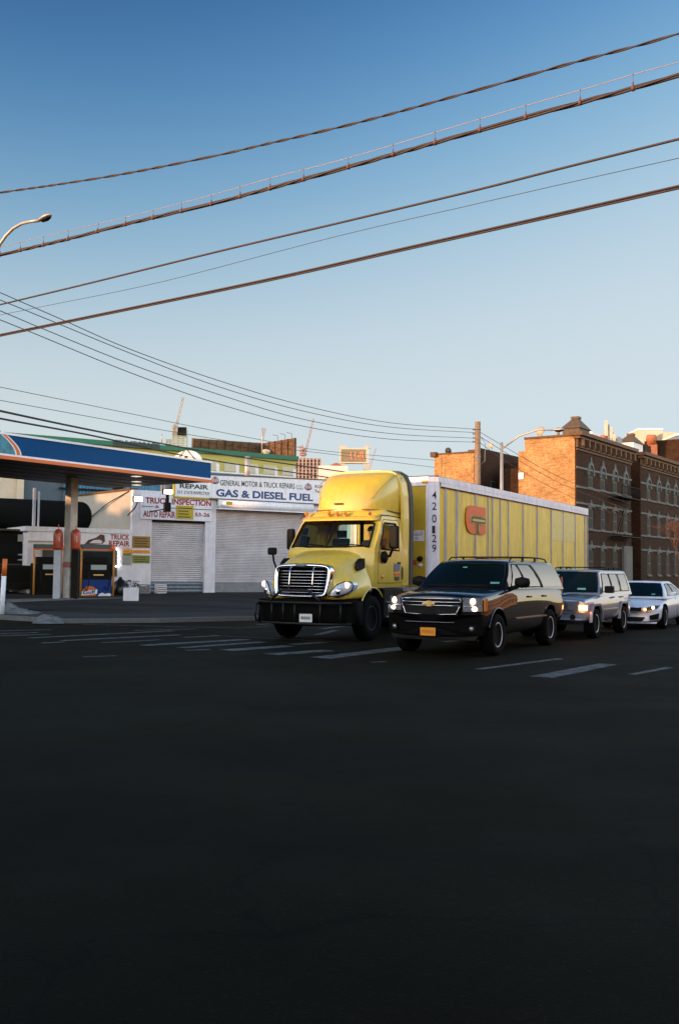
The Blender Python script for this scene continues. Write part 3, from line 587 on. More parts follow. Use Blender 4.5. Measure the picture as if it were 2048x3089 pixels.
# piers and lintels around the two openings (front skin y 0..0.3)
m.box(-5.5, -4.48, 0, .3, 0, 5.5); m.box(-1.55, -.95, 0, .3, 0, 5.9); m.box(4.8, 6.2, 0, .3, 0, 6.4)
m.box(-4.479, -1.551, 0, .3, 4.06, 5.5); m.box(-.949, 4.799, 0, .3, 4.75, 6.4)
m.build('front_wall', WPAINT, g, bevel=.01)
# side wall facing the sun, along the block (direction of the street's cross line)
gl = FG.w(-5.5, 0); s1 = gl+PB*4.2
s0l, s1l = FG.l(gl), FG.l(s1)
SIDE = mat('cream side wall', (.40, .38, .31), .85, var=.10, vs=2, bump=.2, bs=10)
m = MB(); m.add([(s0l.x, s0l.y+.31, 0), (s1l.x, s1l.y, 0), (s1l.x, s1l.y, 5.3), (s0l.x, s0l.y+.31, 5.5), (s0l.x+.25, s0l.y+.31, 0), (s1l.x+.25, s1l.y+.1, 0), (s1l.x+.25, s1l.y+.1, 5.3), (s0l.x+.25, s0l.y+.31, 5.5)], [(0, 1, 2, 3), (4, 7, 6, 5), (3, 2, 6, 7), (1, 5, 6, 2), (0, 3, 7, 4)]); m.build('side_wall', SIDE, g)
m = MB(); m.add([(s0l.x-.06, s0l.y+.25, 5.503), (s1l.x-.06, s1l.y, 5.303), (s1l.x+.35, s1l.y+.1, 5.303), (s0l.x+.35, s0l.y+.25, 5.503), (s0l.x-.06, s0l.y+.25, 5.6), (s1l.x-.06, s1l.y, 5.4), (s1l.x+.35, s1l.y+.1, 5.4), (s0l.x+.35, s0l.y+.25, 5.6)], [(4, 5, 6, 7), (0, 3, 2, 1), (0, 1, 5, 4), (2, 3, 7, 6), (1, 2, 6, 5), (3, 0, 4, 7)]); m.build('roof_coping', CORN, g)
m = MB(); m.tube([(s0l.x-.05, s0l.y+.4, 5.45), (s0l.x*.6+s1l.x*.4-.05, s0l.y*.6+s1l.y*.4, 4.9), (s0l.x*.25+s1l.x*.75-.05, s0l.y*.25+s1l.y*.75, 4.1)], .025, 5); m.build('side_cable', BLKP, g)
m = MB(); m.box(-5.1, 6.1, .305, D_, 0, 5.3); m.build('roof', GREYM, g)
shutter('small_shutter', g, -4.479, -1.551, .95, 4.0, .22, SHUT, .105)
m = MB(); 
shutter('shutter_bottom_bars', g, -4.479, -1.551, .40, .95, .20, mat('dark banded shutter', (.16, .18, .20), .4, .3, var=.3), .14)
m = MB(); m.box(-4.479, -1.551, .1, .19, 3.95, 4.055); m.build('shutter_hood', BLKP, g)
shutter('large_shutter', g, -.949, 4.799, .92, 4.72, .15, SHUT, .082)
m = MB(); m.box(-.949, 4.799, .08, .14, .42, .915); m.build('shutter_kick_plate', GREYM, g)
m = MB(); m.lathe([(0, -.93), (.23, -.93), (.23, 4.78), (0, 4.78)], (0, -.2, 4.99), 'x', 20); m.box(-.95, 4.85, -.35, -.003, 4.72, 4.77); o = m.build('shutter_roll_housing', WSIGN, g)
o.data.transform(Matrix.Identity(4))
for f_ in o.data.polygons: pass
m = MB(); m.box(-.6, -.25, -.46, -.44, 4.95, 5.12); m.build('yellow_label', YSGN, g)
# ribbed cladding above left of the big sign
m = MB()
for k in range(8): m.box(-3.7+k*.55, -3.7+k*.55+.28, .32, .42, 5.45, 6.2)
m.box(-3.8, .7, .43, .6, 5.35, 6.3); m.build('ribbed_parapet', GREYM, g)
# big sign: bent row of boards
SG = thing('fascia_sign', 'long white GAS & DIESEL FUEL sign board over the large shutter', 'sign', FG.w(0, 0), FG.rot)
m = MB(); m.prism([(-1.42, 5.28), (6.15, 5.28), (6.15, 6.60), (-1.42, 6.46)], -.16, -.03); m.build('board', WSIGN, SG, bevel=.01)
m = MB(); m.box(-1.42, 6.15, -.18, -.02, 5.2, 5.277); m.prism([(-1.42, 6.463), (6.15, 6.603), (6.15, 6.66), (-1.42, 6.52)], -.18, -.02); m.build('trim', mat('brown sign trim', (.12, .07, .03), .6), SG)
text('GAS & DIESEL FUEL', SG, NAVY, (-1.06, -.163, 5.37), (1, 0, 0.004), (0, 0, 1), 5.9, .40, bold=.036)
text('GENERAL MOTOR & TRUCK REPAIRS', SG, BLKT, (-.83, -.163, 5.96), (1, 0, .013), (0, 0, 1), 4.5, .29, bold=.012)
text('IF IT\'S', SG, BLKT, (3.78, -.163, 6.14), (1, 0, 0), (0, 0, 1), .34, .10, bold=0); text('DOABLE', SG, BLKT, (3.78, -.163, 6.0), (1, 0, 0), (0, 0, 1), .42, .10, bold=0)
text('ROAD', SG, BLKT, (4.95, -.163, 6.14), (1, 0, 0), (0, 0, 1), .7, .17, bold=.02); text('Tel.', SG, BLKT, (4.93, -.163, 5.88), (1, 0, 0), (0, 0, 1), .4, .17, bold=.02)
EMB = mat('sign emblem maroon', (.22, .06, .09), .6)
for cx, cz in ((-1.12, 6.2), (4.52, 6.17)):      # round scroll emblem
    m = MB(); m.tube([(cx+.19*math.cos(a), -.172, cz+.17*math.sin(a)) for a in [R(k*20) for k in range(18)]], .018, 5, closed=True)
    m.tube([(cx+.10*math.cos(a), -.172, cz-.02+.14*math.sin(a)) for a in [R(k*20) for k in range(18)]], .014, 5, closed=True)
    m.tube([(cx, -.172, cz-.17), (cx, -.172, cz+.22)], .02, 5); m.tube([(cx-.24, -.172, cz-.05), (cx-.12, -.172, cz-.15), (cx, -.172, cz-.1), (cx+.12, -.172, cz-.15), (cx+.24, -.172, cz-.05)], .018, 5); m.build('emblem', EMB, SG)
S2 = thing('repair_sign', 'small white REPAIR and state inspection sign left of the long sign', 'sign', FG.w(0, 0), FG.rot)
m = MB(); m.box(-3.32, -1.425, -.13, -.02, 5.28, 6.05); m.build('board', WSIGN, S2); m = MB(); m.box(-3.4, -3.323, -.15, -.01, 5.2, 6.1); m.box(-3.32, -1.425, -.15, -.01, 5.2, 5.277); m.build('trim', YSGN, S2)
text('REPAIR', S2, BLKT, (-3.08, -.133, 5.70), (1, 0, 0), (0, 0, 1), 1.6, .24, bold=.035); text('N.Y. STATE INSPECTION', S2, BLKT, (-3.18, -.133, 5.42), (1, 0, 0), (0, 0, 1), 1.82, .16, bold=.012)
S3 = thing('inspection_sign', 'white board with red TRUCK INSPECTION & AUTO REPAIR above the small shutter', 'sign', FG.w(0, 0), FG.rot)
m = MB(); m.prism([(-5.1, 4.07), (-1.25, 4.07), (-1.25, 5.2), (-5.1, 5.33)], -.07, -.01); m.build('board', WSIGN, S3)
text('TRUCK INSPECTION', S3, REDT, (-4.88, -.073, 4.85), (1, 0, 0), (0, 0, 1), 3.6, .31, bold=.035); text('&', S3, REDT, (-4.35, -.073, 4.63), (1, 0, 0), (0, 0, 1), .22, .15); text('AUTO REPAIR', S3, REDT, (-4.98, -.073, 4.17), (1, 0, 0), (0, 0, 1), 1.72, .33, bold=.03)
text('53-26', S3, REDT, (-2.18, -.073, 4.30), (1, 0, 0), (0, 0, 1), .84, .2, bold=.03)
m = MB(); m.box(-5.1, -4.42, -.1, -.074, 4.69, 4.715); m.box(-3.9, -1.25, -.1, -.074, 4.66, 4.685); m.build('tube_rail', INK, S3)
def notice(x0, x1, z0, z1, mt, lab, y=-.1, lines=4, ink=INK):
    t = thing('notice_board', lab, 'notice', FG.w((x0+x1)/2, 0, z0), FG.rot); W = x1-x0; H = z1-z0
    m = MB(); m.box(-W/2, W/2, y+.0, y+.025, 0, H); m.build('board', mt, t)
    m = MB()
    for k in range(lines):
        zz = H*(k+.7)/(lines+.6); m.box(-W*.40, W*random.uniform(.2, .42), y-.004, y-.001, zz-H*.035, zz+H*.035)
    m.build('printed_lines', ink, t)
notice(-3.22, -2.28, 4.14, 4.82, YSGN, 'yellow notice beside the 53-26 number')
notice(-5.48, -4.56, 2.63, 3.2, OCHR, 'large ochre notice left of the small shutter', -.03)
notice(-5.48, -4.57, 2.37, 2.52, ORPL, 'narrow orange notice under the ochre one', -.03, 1)
notice(-5.46, -4.56, 1.88, 2.26, OLIV, 'olive green notice under the narrow orange one', -.03, 3)
notice(-5.98, -5.52, 2.37, 2.55, ORPL, 'short orange strip right of the lit window', -.03, 1)
notice(-5.98, -5.52, 2.22, 2.35, OLIV, 'short olive strip right of the lit window', -.03, 1)
notice(-6.0, -5.52, 1.78, 2.2, mat('grey paper', (.32, .32, .28), .8), 'faded grey paper sheet right of the lit window', -.03, 4, GREYM)
# ---- low repair shop
s = inframe(FG, 'repair_shop', 'low white shop left of the garage with a red TRUCK REPAIR sign', 'building')
m = MB(); m.box(-10.6, -5.503, 0, 3.0, 0, 3.3); m.build('wall', WPAINT, s, bevel=.01)
m = MB(); m.box(-10.75, -5.503, -.12, 3.1, 3.303, 3.52); m.build('parapet', WSIGN, s)
m = MB(); m.box(-8.25, -5.55, -.1, -.003, 2.62, 3.28); m.build('sign_board', WSIGN, s); m = MB(); m.box(-10.6, -8.3, -.1, -.003, 2.85, 3.28); m.build('sign_board', WSIGN, s)
text('TRUCK', s, REDT, (-6.65, -.103, 3.0), (1, 0, 0), (0, 0, 1), .98, .26, bold=.03); text('REPAIR', s, REDT, (-6.72, -.103, 2.68), (1, 0, 0), (0, 0, 1), 1.07, .27, bold=.03)
m = MB(); m.prism([(-7.95, 2.72), (-7.75, 2.95), (-7.35, 3.08), (-7.15, 3.24), (-6.95, 3.2), (-6.92, 2.9), (-7.05, 2.78)], -.12, -.103); m.build('painted_car', CORN, s); m = MB(); m.prism([(-7.7, 2.8), (-7.5, 2.95), (-7.2, 2.98), (-7.05, 2.9), (-7.1, 2.8)], -.13, -.123); m.build('painted_car_windows', WPAINT, s)
m = MB(); m.box(-8.6, -6.25, -.04, -.003, 1.2, 2.5); fo = m.build('shop_window', FRM, s); m = MB(); m.box(-8.5, -6.35, -.06, -.043, 1.3, 2.42); m.build('pane', WINM, fo)
m = MB()
LEDM = mat('led bulb', (1, 1, 1), .4, emit=(.95, .92, 1.0), es=5)
pts = [(-8.6+k*.155, 2.52) for k in range(16)]+[(-6.2, 2.52-.14-k*.165) for k in range(5)]+[(-6.33, 1.70), (-6.2, 1.7)]
for x, z in pts: m.lathe([(0, -.03), (.035, -.02), (.035, .02), (0, .03)], (x, -.09, z), 'z', 8)
m.build('led_strip', LEDM, s)
m = MB(); m.box(-9.9, -9.0, -.05, -.003, .4, 2.5); m.build('door', FRM, s)
# black tank on the shop roof
t = inframe(FG, 'roof_tank', 'long black tank lying across the repair shop roof under the canopy', 'tank', FG.onY(306, 1550, 3.6).x+.45, 3.6, 3.4); m = MB(); m.lathe([(0, .55), (.35, .5), (.62, .3), (.78, 0), (.80, -.3), (.8, -12), (0, -12.3)], (0, 0, .82), 'x', 26); m.build('shell', mat('tank black', (.006, .006, .005), .8, spec=.08), t)
m = MB(); [m.box(-1-k*3, -.7-k*3, -.6, .6, 0, .3) for k in range(4)]; m.build('cradle', BLKP, t)
# flood lamps on brackets
FLM = mat('lit floodlight', (1, .9, .8), .4, emit=(1, .82, .66), es=7)
for px, py, dy, lab, hh in ((418, 1506, -1.6, 'left floodlight glowing over the garage corner', .9), (508, 1484, -2.2, 'right floodlight glowing on a black post before the inspection sign', 1.6)):
    c = FG.onY(px, py, dy); t = thing('floodlight', lab, 'floodlight', FG.w(c.x, c.y, c.z), FG.rot, 'floodlights at the garage')
    m = MB(); m.box(-.24, .24, .02, .2, -.12, .14); m.build('housing', BLKP, t, bevel=.02); m = MB(); m.box(-.2, .2, -.0, .018, -.09, .11); m.build('lamp_face', FLM, t)
    m = MB()
    if hh > 1: m.box(-.06, .06, .04, .16, -.5, -.123); m.box(-.15, .15, .0, .2, -.95, -.501); m.tube([(0, .12, -.8), (0, -dy-.05, -.85)], .03, 6)
    else: m.tube([(0, .1, -.12), (-.05, .3, -.4), (.1, -dy, -.7)], .03, 6)
    m.build('post', BLKP, t)
# white utility pipe/pole stub above the sign
o = MB().lathe([(.14, 0), (.14, 1.5), (0, 1.52)], (0, 0, 0), n=16).build('vent_stack', STEEL); o.location = FG.w(1.25, .8, 6.2); tag(o, 'short sunlit round stack above the long garage sign', 'vent stack')

# ================================================================== CANOPY AND PUMPS
c = inframe(FC, 'canopy', 'petrol station canopy with a blue fascia edged in white and orange', 'canopy')
x0, x1, dp = -9.0, 10.64, 6.4
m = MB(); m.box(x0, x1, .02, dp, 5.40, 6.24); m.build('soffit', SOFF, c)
m = MB(); m.box(x0, x1+.06, -.05, .018, 5.57, 6.23); m.build('blue_band', BLUE, c)
m = MB(); m.box(x0, x1+.1, -.09, .02, 6.233, 6.31); m.box(x0, x1+.08, -.08, .018, 5.50, 5.567); m.box(x1+.003, x1+.08, .02, dp, 5.57, 6.31); m.build('white_trim', FWHITE, c)
m = MB(); m.box(x0, x1+.1, -.10, .018, 5.375, 5.497); m.build('orange_band', ORANGE, c)
def arcpts(cx, cz, r, a0, a1, n_): return [(cx+r*math.cos(R(a0+(a1-a0)*k/n_)), cz+r*.85*math.sin(R(a0+(a1-a0)*k/n_))) for k in range(n_+1)]
def band(r0, r1, y0, y1, mt, nm, cx=-1.0, cz=5.45):
    def clipz(p): return (p[0], min(6.228, max(5.572, p[1])))
    o_ = [clipz(p) for p in arcpts(cx, cz, r1, 2, 88, 14)]; i_ = [clipz(p) for p in arcpts(cx, cz, r0, 2, 88, 14)] if r0 else [(cx, 5.572)]
    m = MB(); m.prism(o_+list(reversed(i_)), y0, y1); m.build(nm, mt, c)
# round emblem cropped by the frame: teal sky, white and orange arcs
def arcband(f0, f1, y0, y1, mt, nm):
    zs = [5.575+.65*k/10 for k in range(11)]
    def xr(z, o): return .78-.62*((z-5.575)/.65)**1.8+o
    m = MB(); L = [(xr(z, f0), z) for z in zs]; Rr = [(xr(z, f1), z) for z in zs]; m.prism(L+list(reversed(Rr)), y0, y1); m.build(nm, mt, c)
m = MB(); zs = [5.575+.65*k/10 for k in range(11)]; m.prism([(-2.6, 5.575)]+[(.78-.62*((z-5.575)/.65)**1.8-.2, z) for z in zs]+[(-2.6, 6.225)], -.066, -.053); m.build('teal_emblem_field', TEAL, c)
arcband(-.2, -.06, -.075, -.053, ORANGE, 'orange_arc'); arcband(-.06, .0, -.07, -.053, FWHITE, 'white_arc'); arcband(-.26, -.2, -.07, -.067, FWHITE, 'white_arc')
# soffit joints and lamps
m = MB(); [m.box(x0, x1, y_, y_+.03, 5.385, 5.398) for y_ in (1.2, 2.4, 3.6, 4.8)]; m.build('soffit_seam', BLKP, c)
LITP = mat('soffit lamp', (.9, .8, .6), .5, emit=(1, .9, .75), es=.35)
for x, y in [(q_.x, q_.y) for q_ in (FC.l(gnd(419, yy_, 5.38)) for yy_ in (1436, 1452, 1462))]: m = MB(); m.box(x-.15, x+.15, y, y+.3, 5.36, 5.382); m.build('soffit_lamp', LITP, c)
m = MB(); 
colL = FC.l(Vector((-12.0, 43.0, 0)))
def column(px, Y, rx, lab):
    a = FC.l(at(px, 1700, Y)); m = MB(); m.box(a.x-rx, a.x+rx, a.y-rx, a.y+rx, .2, 5.38); return m, a
mc, ca = column(211, 41.5, .19, ''); mc.build('column', mat('grimy white steel', (.42, .42, .40), .6, var=.25, vs=3), c, bevel=.03)
m = MB(); m.box(ca.x-.2, ca.x+.2, ca.y-.2, ca.y+.2, 1.62, 1.85); m.build('column_notice', mat('faded red notice', (.3, .12, .1), .7), c)
m = MB(); m.box(ca.x-.45, ca.x+.45, ca.y-.4, ca.y+.4, .2, .36); m.build('column_footing', CONC, c, bevel=.03)
# half disc on the roof edge
m = MB(); L = arcpts(.9, 6.32, .84, 0, 180, 18); m.prism([(x, 6.32+(z-6.32)*.66) for x, z in L], 10.15, 10.25, axis='x')
t = inframe(FC, 'roof_disc', 'white half disc lit by the sun on top of the canopy end', 'sign disc'); m.build('disc', mat('white disc', (.8, .74, .7), .5), t)
t.rotation_euler = (0, 0, FC.rot)
m = MB(); m.tube([(10.1, 1.5, 6.33), (10.1, 1.0, 6.78)], .02, 5); m.tube([(10.1, .3, 6.33), (10.1, .8, 6.78)], .02, 5); m.tube([(10.08, .9, 6.5), (10.14, .9, 6.5)], .06, 8); m.build('brace', CORN, t)
t = thing('roof_hatch', 'dark slanted hatch on the canopy roof near the left edge', 'hatch', FC.w(1.2, 2.5, 6.25), FC.rot); m = MB(); m.prism([(-1.0, 0), (.45, 0), (.35, .35), (.2, .5)], -.4, .4); m.build('hood', CORN, t)
for px, y0, y1, Y, r, lab in ((98, 1455, 1700, 47, .08, 'thin white pole left of the canopy column, lit on its left side'), (112, 1458, 1580, 49, .05, 'thinner pale pole just right of the white one')):
    a = at(px, 1700, Y); o = MB().lathe([(r, .2), (r, 5.37)], (0, 0, 0), n=12).build('vent_pole', STEEL); o.location = (a.x, a.y, 0); tag(o, lab, 'pole')
# pumps
PUMPB = mat('pump black', (.010, .010, .009), .7, var=.2, spec=.1); PBLU = mat('pump blue', (.012, .045, .20), .5, spec=.15); SCRN = mat('pump screen', (.10, .12, .12), .3, emit=(.4, .5, .5), es=.12)
OPST = mat('orange post', (.52, .22, .035), .5, var=.2); TBEAM = mat('teal grey beam', (.05, .085, .09), .5)
def pump(px0, px1, pyb, lab, panel=True):
    base = gnd(px0, pyb, .25); a = FG.l(base); b = FG.onY(px1, pyb, a.y); W = b.x-a.x
    t = inframe(FG, 'fuel_pump', lab, 'fuel pump', a.x, a.y, .25, group='fuel pumps under the canopy')
    m = MB(); m.box(.06, W-.06, .05, .7, .0, 1.55); m.build('cabinet', PUMPB, t, bevel=.03)
    m = MB(); m.box(.25, W-.25, .1, .6, 1.553, 1.85); m.build('display_head', PUMPB, t, bevel=.02)
    m = MB(); m.box(W*.32, W*.78, .03, .048, 1.28, 1.5); m.build('screen', SCRN, t)
    m = MB(); m.box(W*.4, W*.7, .03, .048, 1.02, 1.08); m.build('card_slot', GOLD, t)
    if panel:
        m = MB(); m.box(.12, W-.1, .02, .048, .02, .84); m.build('blue_panel', PBLU, t)
        m = MB(); m.prism([(W*.5, .03), (W-.11, .03), (W-.11, .2), (W*.85, .24), (W*.75, .2), (W*.66, .26), (W*.58, .2)], .008, .018); m.build('snow_peaks', WSIGN, t)
        cx, cz, rr = .44, .27, .29; m = MB(); m.prism([(cx+rr*1.15*math.cos(R(k*15)), cz+rr*math.sin(R(k*15))) for k in range(24)], -.004, .007); m.build('round_emblem', ORANGE, t)
        m = MB(); m.prism([(cx-.36, cz-.14), (cx+.35, cz-.06), (cx+.36, cz+.14), (cx-.34, cz+.05)], -.012, -.005); m.build('emblem_band', WSIGN, t)
        text('Gulf', t, NAVY, (cx-.3, -.014, cz-.10), (1, 0, .1), (0, 0, 1), .58, .17, bold=.03)
    for x, mt in ((W-.03, OPST), (.03, OPST)): m = MB(); m.lathe([(.045, 0), (.045, 2.2), (0, 2.22)], (x, -.02, 0), n=12); m.build('guard_post', mt, t)
    m = MB(); m.box(.1, W-.15, .0, .45, 2.22, 2.42); m.build('beam', TBEAM, t, bevel=.01); m = MB(); m.box(.1, W-.15, -.02, .44, 2.16, 2.217); m.build('beam_underside', ORL, t)
    m = MB(); m.lathe([(0, -.02), (.14, 0), (.17, .1), (.12, .22), (0, .27)], (W-.08, .1, 2.14), n=14); m.build('beam_cap', ORL, t)
    for k in range(2): m = MB(); x = W*.2+k*W*.6; m.tube([(x, .0, 1.3), (x+.05, -.12, 1.1), (x+.02, -.2, .6), (x-.06, -.16, .35), (x-.1, .0, .5)], .022, 6); m.build('hose', BLKP, t)
    return t
pump(240, 342, 1806, 'fuel pump with a blue lower panel and round Gulf emblem right of the column')
pump(98, 190, 1803, 'fuel pump in shade left of the canopy column', False)
RDOM = mat('red plastic', (.36, .045, .014), .4, var=.15, coat=.3)
for px, lab in ((175, 'sunlit red domed bin on the left side of the column'), (228, 'darker red domed bin on the right side of the column')):
    a = at(px, 1658, 41.3); t = thing('red_dome_bin', lab, 'bin', a, 0, 'red domed bins flanking the column')
    m = MB(); m.lathe([(.19, 0), (.2, .08), (.2, .60), (.18, .72), (.12, .82), (.0, .87)], (0, 0, 0), n=20); m.build('body', RDOM, t); m = MB(); m.tube([(0, 0, .88), (0, 0, 1.05)], .02, 6); m.build('knob', ORL, t)
    m = MB(); m.box(-.04, .1, -.18, -.15, .3, .55); m.build('label', WSIGN, t)
    m = MB(); m.box(-.14, .14, -.1, .14, .26-a.z, -.003); m.build('pedestal', mat('white cabinet', (.42, .45, .5), .6, var=.1) if px < 200 else BLKP, t)
t = thing('white_cabinet', 'tall white cabinet just left of the column base', 'cabinet', gnd(180, 1782, .25)); m = MB(); m.box(-.45, .1, 0, .4, .1, 1.9); m.build('body', mat('white cabinet', (.42, .45, .5), .6), t, bevel=.03); m = MB(); m.box(-.4, .05, -.02, -.003, 1.2, 1.7); m.build('door', WSIGN, t)
# island
t = thing('pump_island', 'low concrete island carrying the column and pumps', 'island', FC.w(ca.x, ca.y, .2), FC.rot); o = MB().box(-3.4, 3.6, -.75, .9, .0, .13).build('slab', CONC, t, bevel=.04)
# planter and crates
a = gnd(371, 1815, .25); b = gnd(416, 1815, .25); W = (b-a).length
t = thing('planter', 'white square planter with dark plants beside the pump', 'planter', a, .15); m = MB(); m.box(0, W, 0, .6, 0, .56); m.build('tub', WPAINT, t, bevel=.02)
m = MB()
for k in range(120):
    x, y, z = random.uniform(0, W), random.uniform(.05, .55), random.uniform(.56, .82); v = Vector((random.uniform(-1, 1), random.uniform(-1, 1), random.uniform(.2, 1))).normalized()*.1; s_ = v.cross(Vector((0, 0, 1))).normalized()*.03
    m.add([(x, y, z), (x+v.x*.5+s_.x, y+v.y*.5+s_.y, z+v.z*.5), (x+v.x, y+v.y, z+v.z), (x+v.x*.5-s_.x, y+v.y*.5-s_.y, z+v.z*.5)], [(0, 1, 2, 3)])
m.build('foliage', mat('dark leaves', (.02, .035, .02), .7), t, fix=False)
for px, lab in ((433, 'left plastic crate with mottled panels at the garage wall'), (484, 'right pale crate before the small shutter')):
    c_ = FG.onY(px, 1780, -.6); t = inframe(FG, 'plastic_crate', lab, 'crate', c_.x, -.8, .40, 'crates by the small shutter')
    m = MB()
    for x in (-.25, .22): m.box(x, x+.03, 0, .35, 0, .42)
    for z in (0, .1, .2, .3, .39): m.box(-.25, .25, 0, .02, z, z+.05); m.box(-.25, .25, .33, .35, z, z+.05)
    m.build('frame', WPAINT if px > 450 else GREYM, t); m = MB(); m.box(-.2, .2, .03, .3, .02, .36); m.build('contents', mat('mottled contents', (.2, .14, .12), .8, var=.7, vs=9), t)
t = thing('trash_bag', 'black rubbish bag slumped beside the pump', 'rubbish bag', gnd(362, 1803, .25))
m = MB(); m.lathe([(0, 0), (.34, .02), (.42, .25), (.38, .55), (.22, .78), (.06, .86), (.08, .95), (0, .97)], (0, 0, 0), n=18)
for i, v in enumerate(m.v): q = 1+.09*math.sin(v[0]*17+v[2]*9)*math.cos(v[1]*15); m.v[i] = (v[0]*q*1.1, v[1]*q, v[2])
m.build('bag', mat('bin liner', (.012, .012, .012), .3, bump=.5, bs=8), t, sub=1)
# bollard
a = gnd(4, 1866); b_ = at(15, 1686, a.y); t = thing('traffic_delineator', 'leaning white post with an orange top by the kerb at the left edge', 'post', a); m = MB(); v = b_-a; m.tube([Vector((0, 0, 0)), v*.71], .075, 12); m.build('white_shaft', WSIGN, t); m = MB(); m.tube([v*.712, v], .078, 12); m.build('orange_top', mat('orange sleeve', (.55, .12, .015), .5), t)
m = MB(); m.lathe([(.22, 0), (.2, .06), (.1, .1), (0, .1)], (0, 0, 0), n=16); m.build('base', BLKP, t)
# snow banks
SNOW = mat('dirty snow', (.13, .135, .135), .9, var=.55, vs=3.5, bump=.8, bs=10)
def snow(x0, x1, y0, y1, h, lab, seed):
    random.seed(seed); A = gnd(x0, y1, 0); B_ = gnd(x1, y1, 0); L = (B_-A).length; d = (B_-A).normalized(); q = Vector((-d.y, d.x, 0)); dep = 1.6; NU, NV = 60, 22
    ph = [(random.uniform(1, 5), random.uniform(0, 6), random.uniform(1, 5), random.uniform(0, 6)) for _ in range(7)]
    def fn(u, v):
        e_ = max(0, math.sin(math.pi*u))**.5*max(0, math.sin(math.pi*v))**.7
        z = sum(math.sin(u*L*a+b)*math.sin(v*dep*c_*1.3+d_) for a, b, c_, d_ in ph)/7
        z2 = abs(math.sin(u*L*5.1+v*7)*math.sin(v*13+u*9))
        return A+d*(u*L)+q*(v*dep)+Vector((0, 0, .02+h*e_*(.55+.5*z+.35*z2*random.uniform(.6, 1))*(1-.55*u)))
    o = MB().grid(fn, NU, NV).build('snow_bank', SNOW); tag(o, lab, 'snow pile')
snow(-60, 130, 1830, 1866, .62, 'dirty grey snow heap around the leaning post', 3)
snow(95, 192, 1862, 1884, .34, 'smaller dirty snow clump on the kerb, right end of the heap', 9)
random.seed(11)
# ---- offscreen surroundings: the row that shades the junction, the lit row across the street
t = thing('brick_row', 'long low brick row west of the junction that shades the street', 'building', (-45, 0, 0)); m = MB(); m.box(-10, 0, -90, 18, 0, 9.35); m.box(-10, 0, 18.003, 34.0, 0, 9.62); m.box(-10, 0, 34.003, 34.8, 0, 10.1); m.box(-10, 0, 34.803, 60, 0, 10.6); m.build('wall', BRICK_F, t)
m = MB(); m.box(-.8, -.1, 32.3, 32.72, 9.623, 10.0); m.box(-.9, -.2, 27, 27.8, 9.623, 10.2); m.box(-.9, -.2, -10, -9.2, 9.353, 10); m.build('chimney', BRICK_F, t)
t = thing('added_shade_block', 'unseen low dark brick block added behind the camera to darken the near road', 'building', (0, -9, 0)); m = MB(); m.box(-24, 60, -22, 0, 0, 6); m.build('wall', BRICK_F, t)  # added out of view: blocks sky, darkening near road and front reflections
m = MB(); m.box(-24.2, 60.2, .003, .3, 5.4, 6.2); m.build('cornice', CORN, t)
FO = Frame(16.5, 8, .573, .82)
def street_row(x0, x1, h, mt, lab, y=-4):
    t = inframe(FO, 'street_building', lab, 'building'); m = MB(); m.box(x0, x1, y-9, y, 0, h); m.build('wall', mt, t)
    x = x0+1.2
    while x < x1-1.2:
        for z in (1.2, 4.6, 8.0):
            if z+2 < h: m = MB(); m.box(x, x+1.0, y+.003, y+.08, z, z+1.9); fo = m.build('window', FRM, t); m = MB(); m.box(x+.1, x+.9, y+.083, y+.1, z+.1, z+1.8); m.build('pane', WINM, fo)
        x += 2.6
    m = MB(); m.box(x0, x1, y-.3, y+.35, h+.003, h+.4); m.build('cornice', CORN, t)
street_row(-22, -10, 9.5, BRICK_O, 'orange brick row building opposite, south end')
street_row(-9.9, 9, 11.5, BRICK_O, 'orange brick row building opposite, low middle part')
street_row(9.1, 30, 10.0, BRICK_O, 'orange brick row building opposite, near the corner')
street_row(30.1, 90, 12.0, BRICK_O, 'red brick row building opposite, beyond the corner')

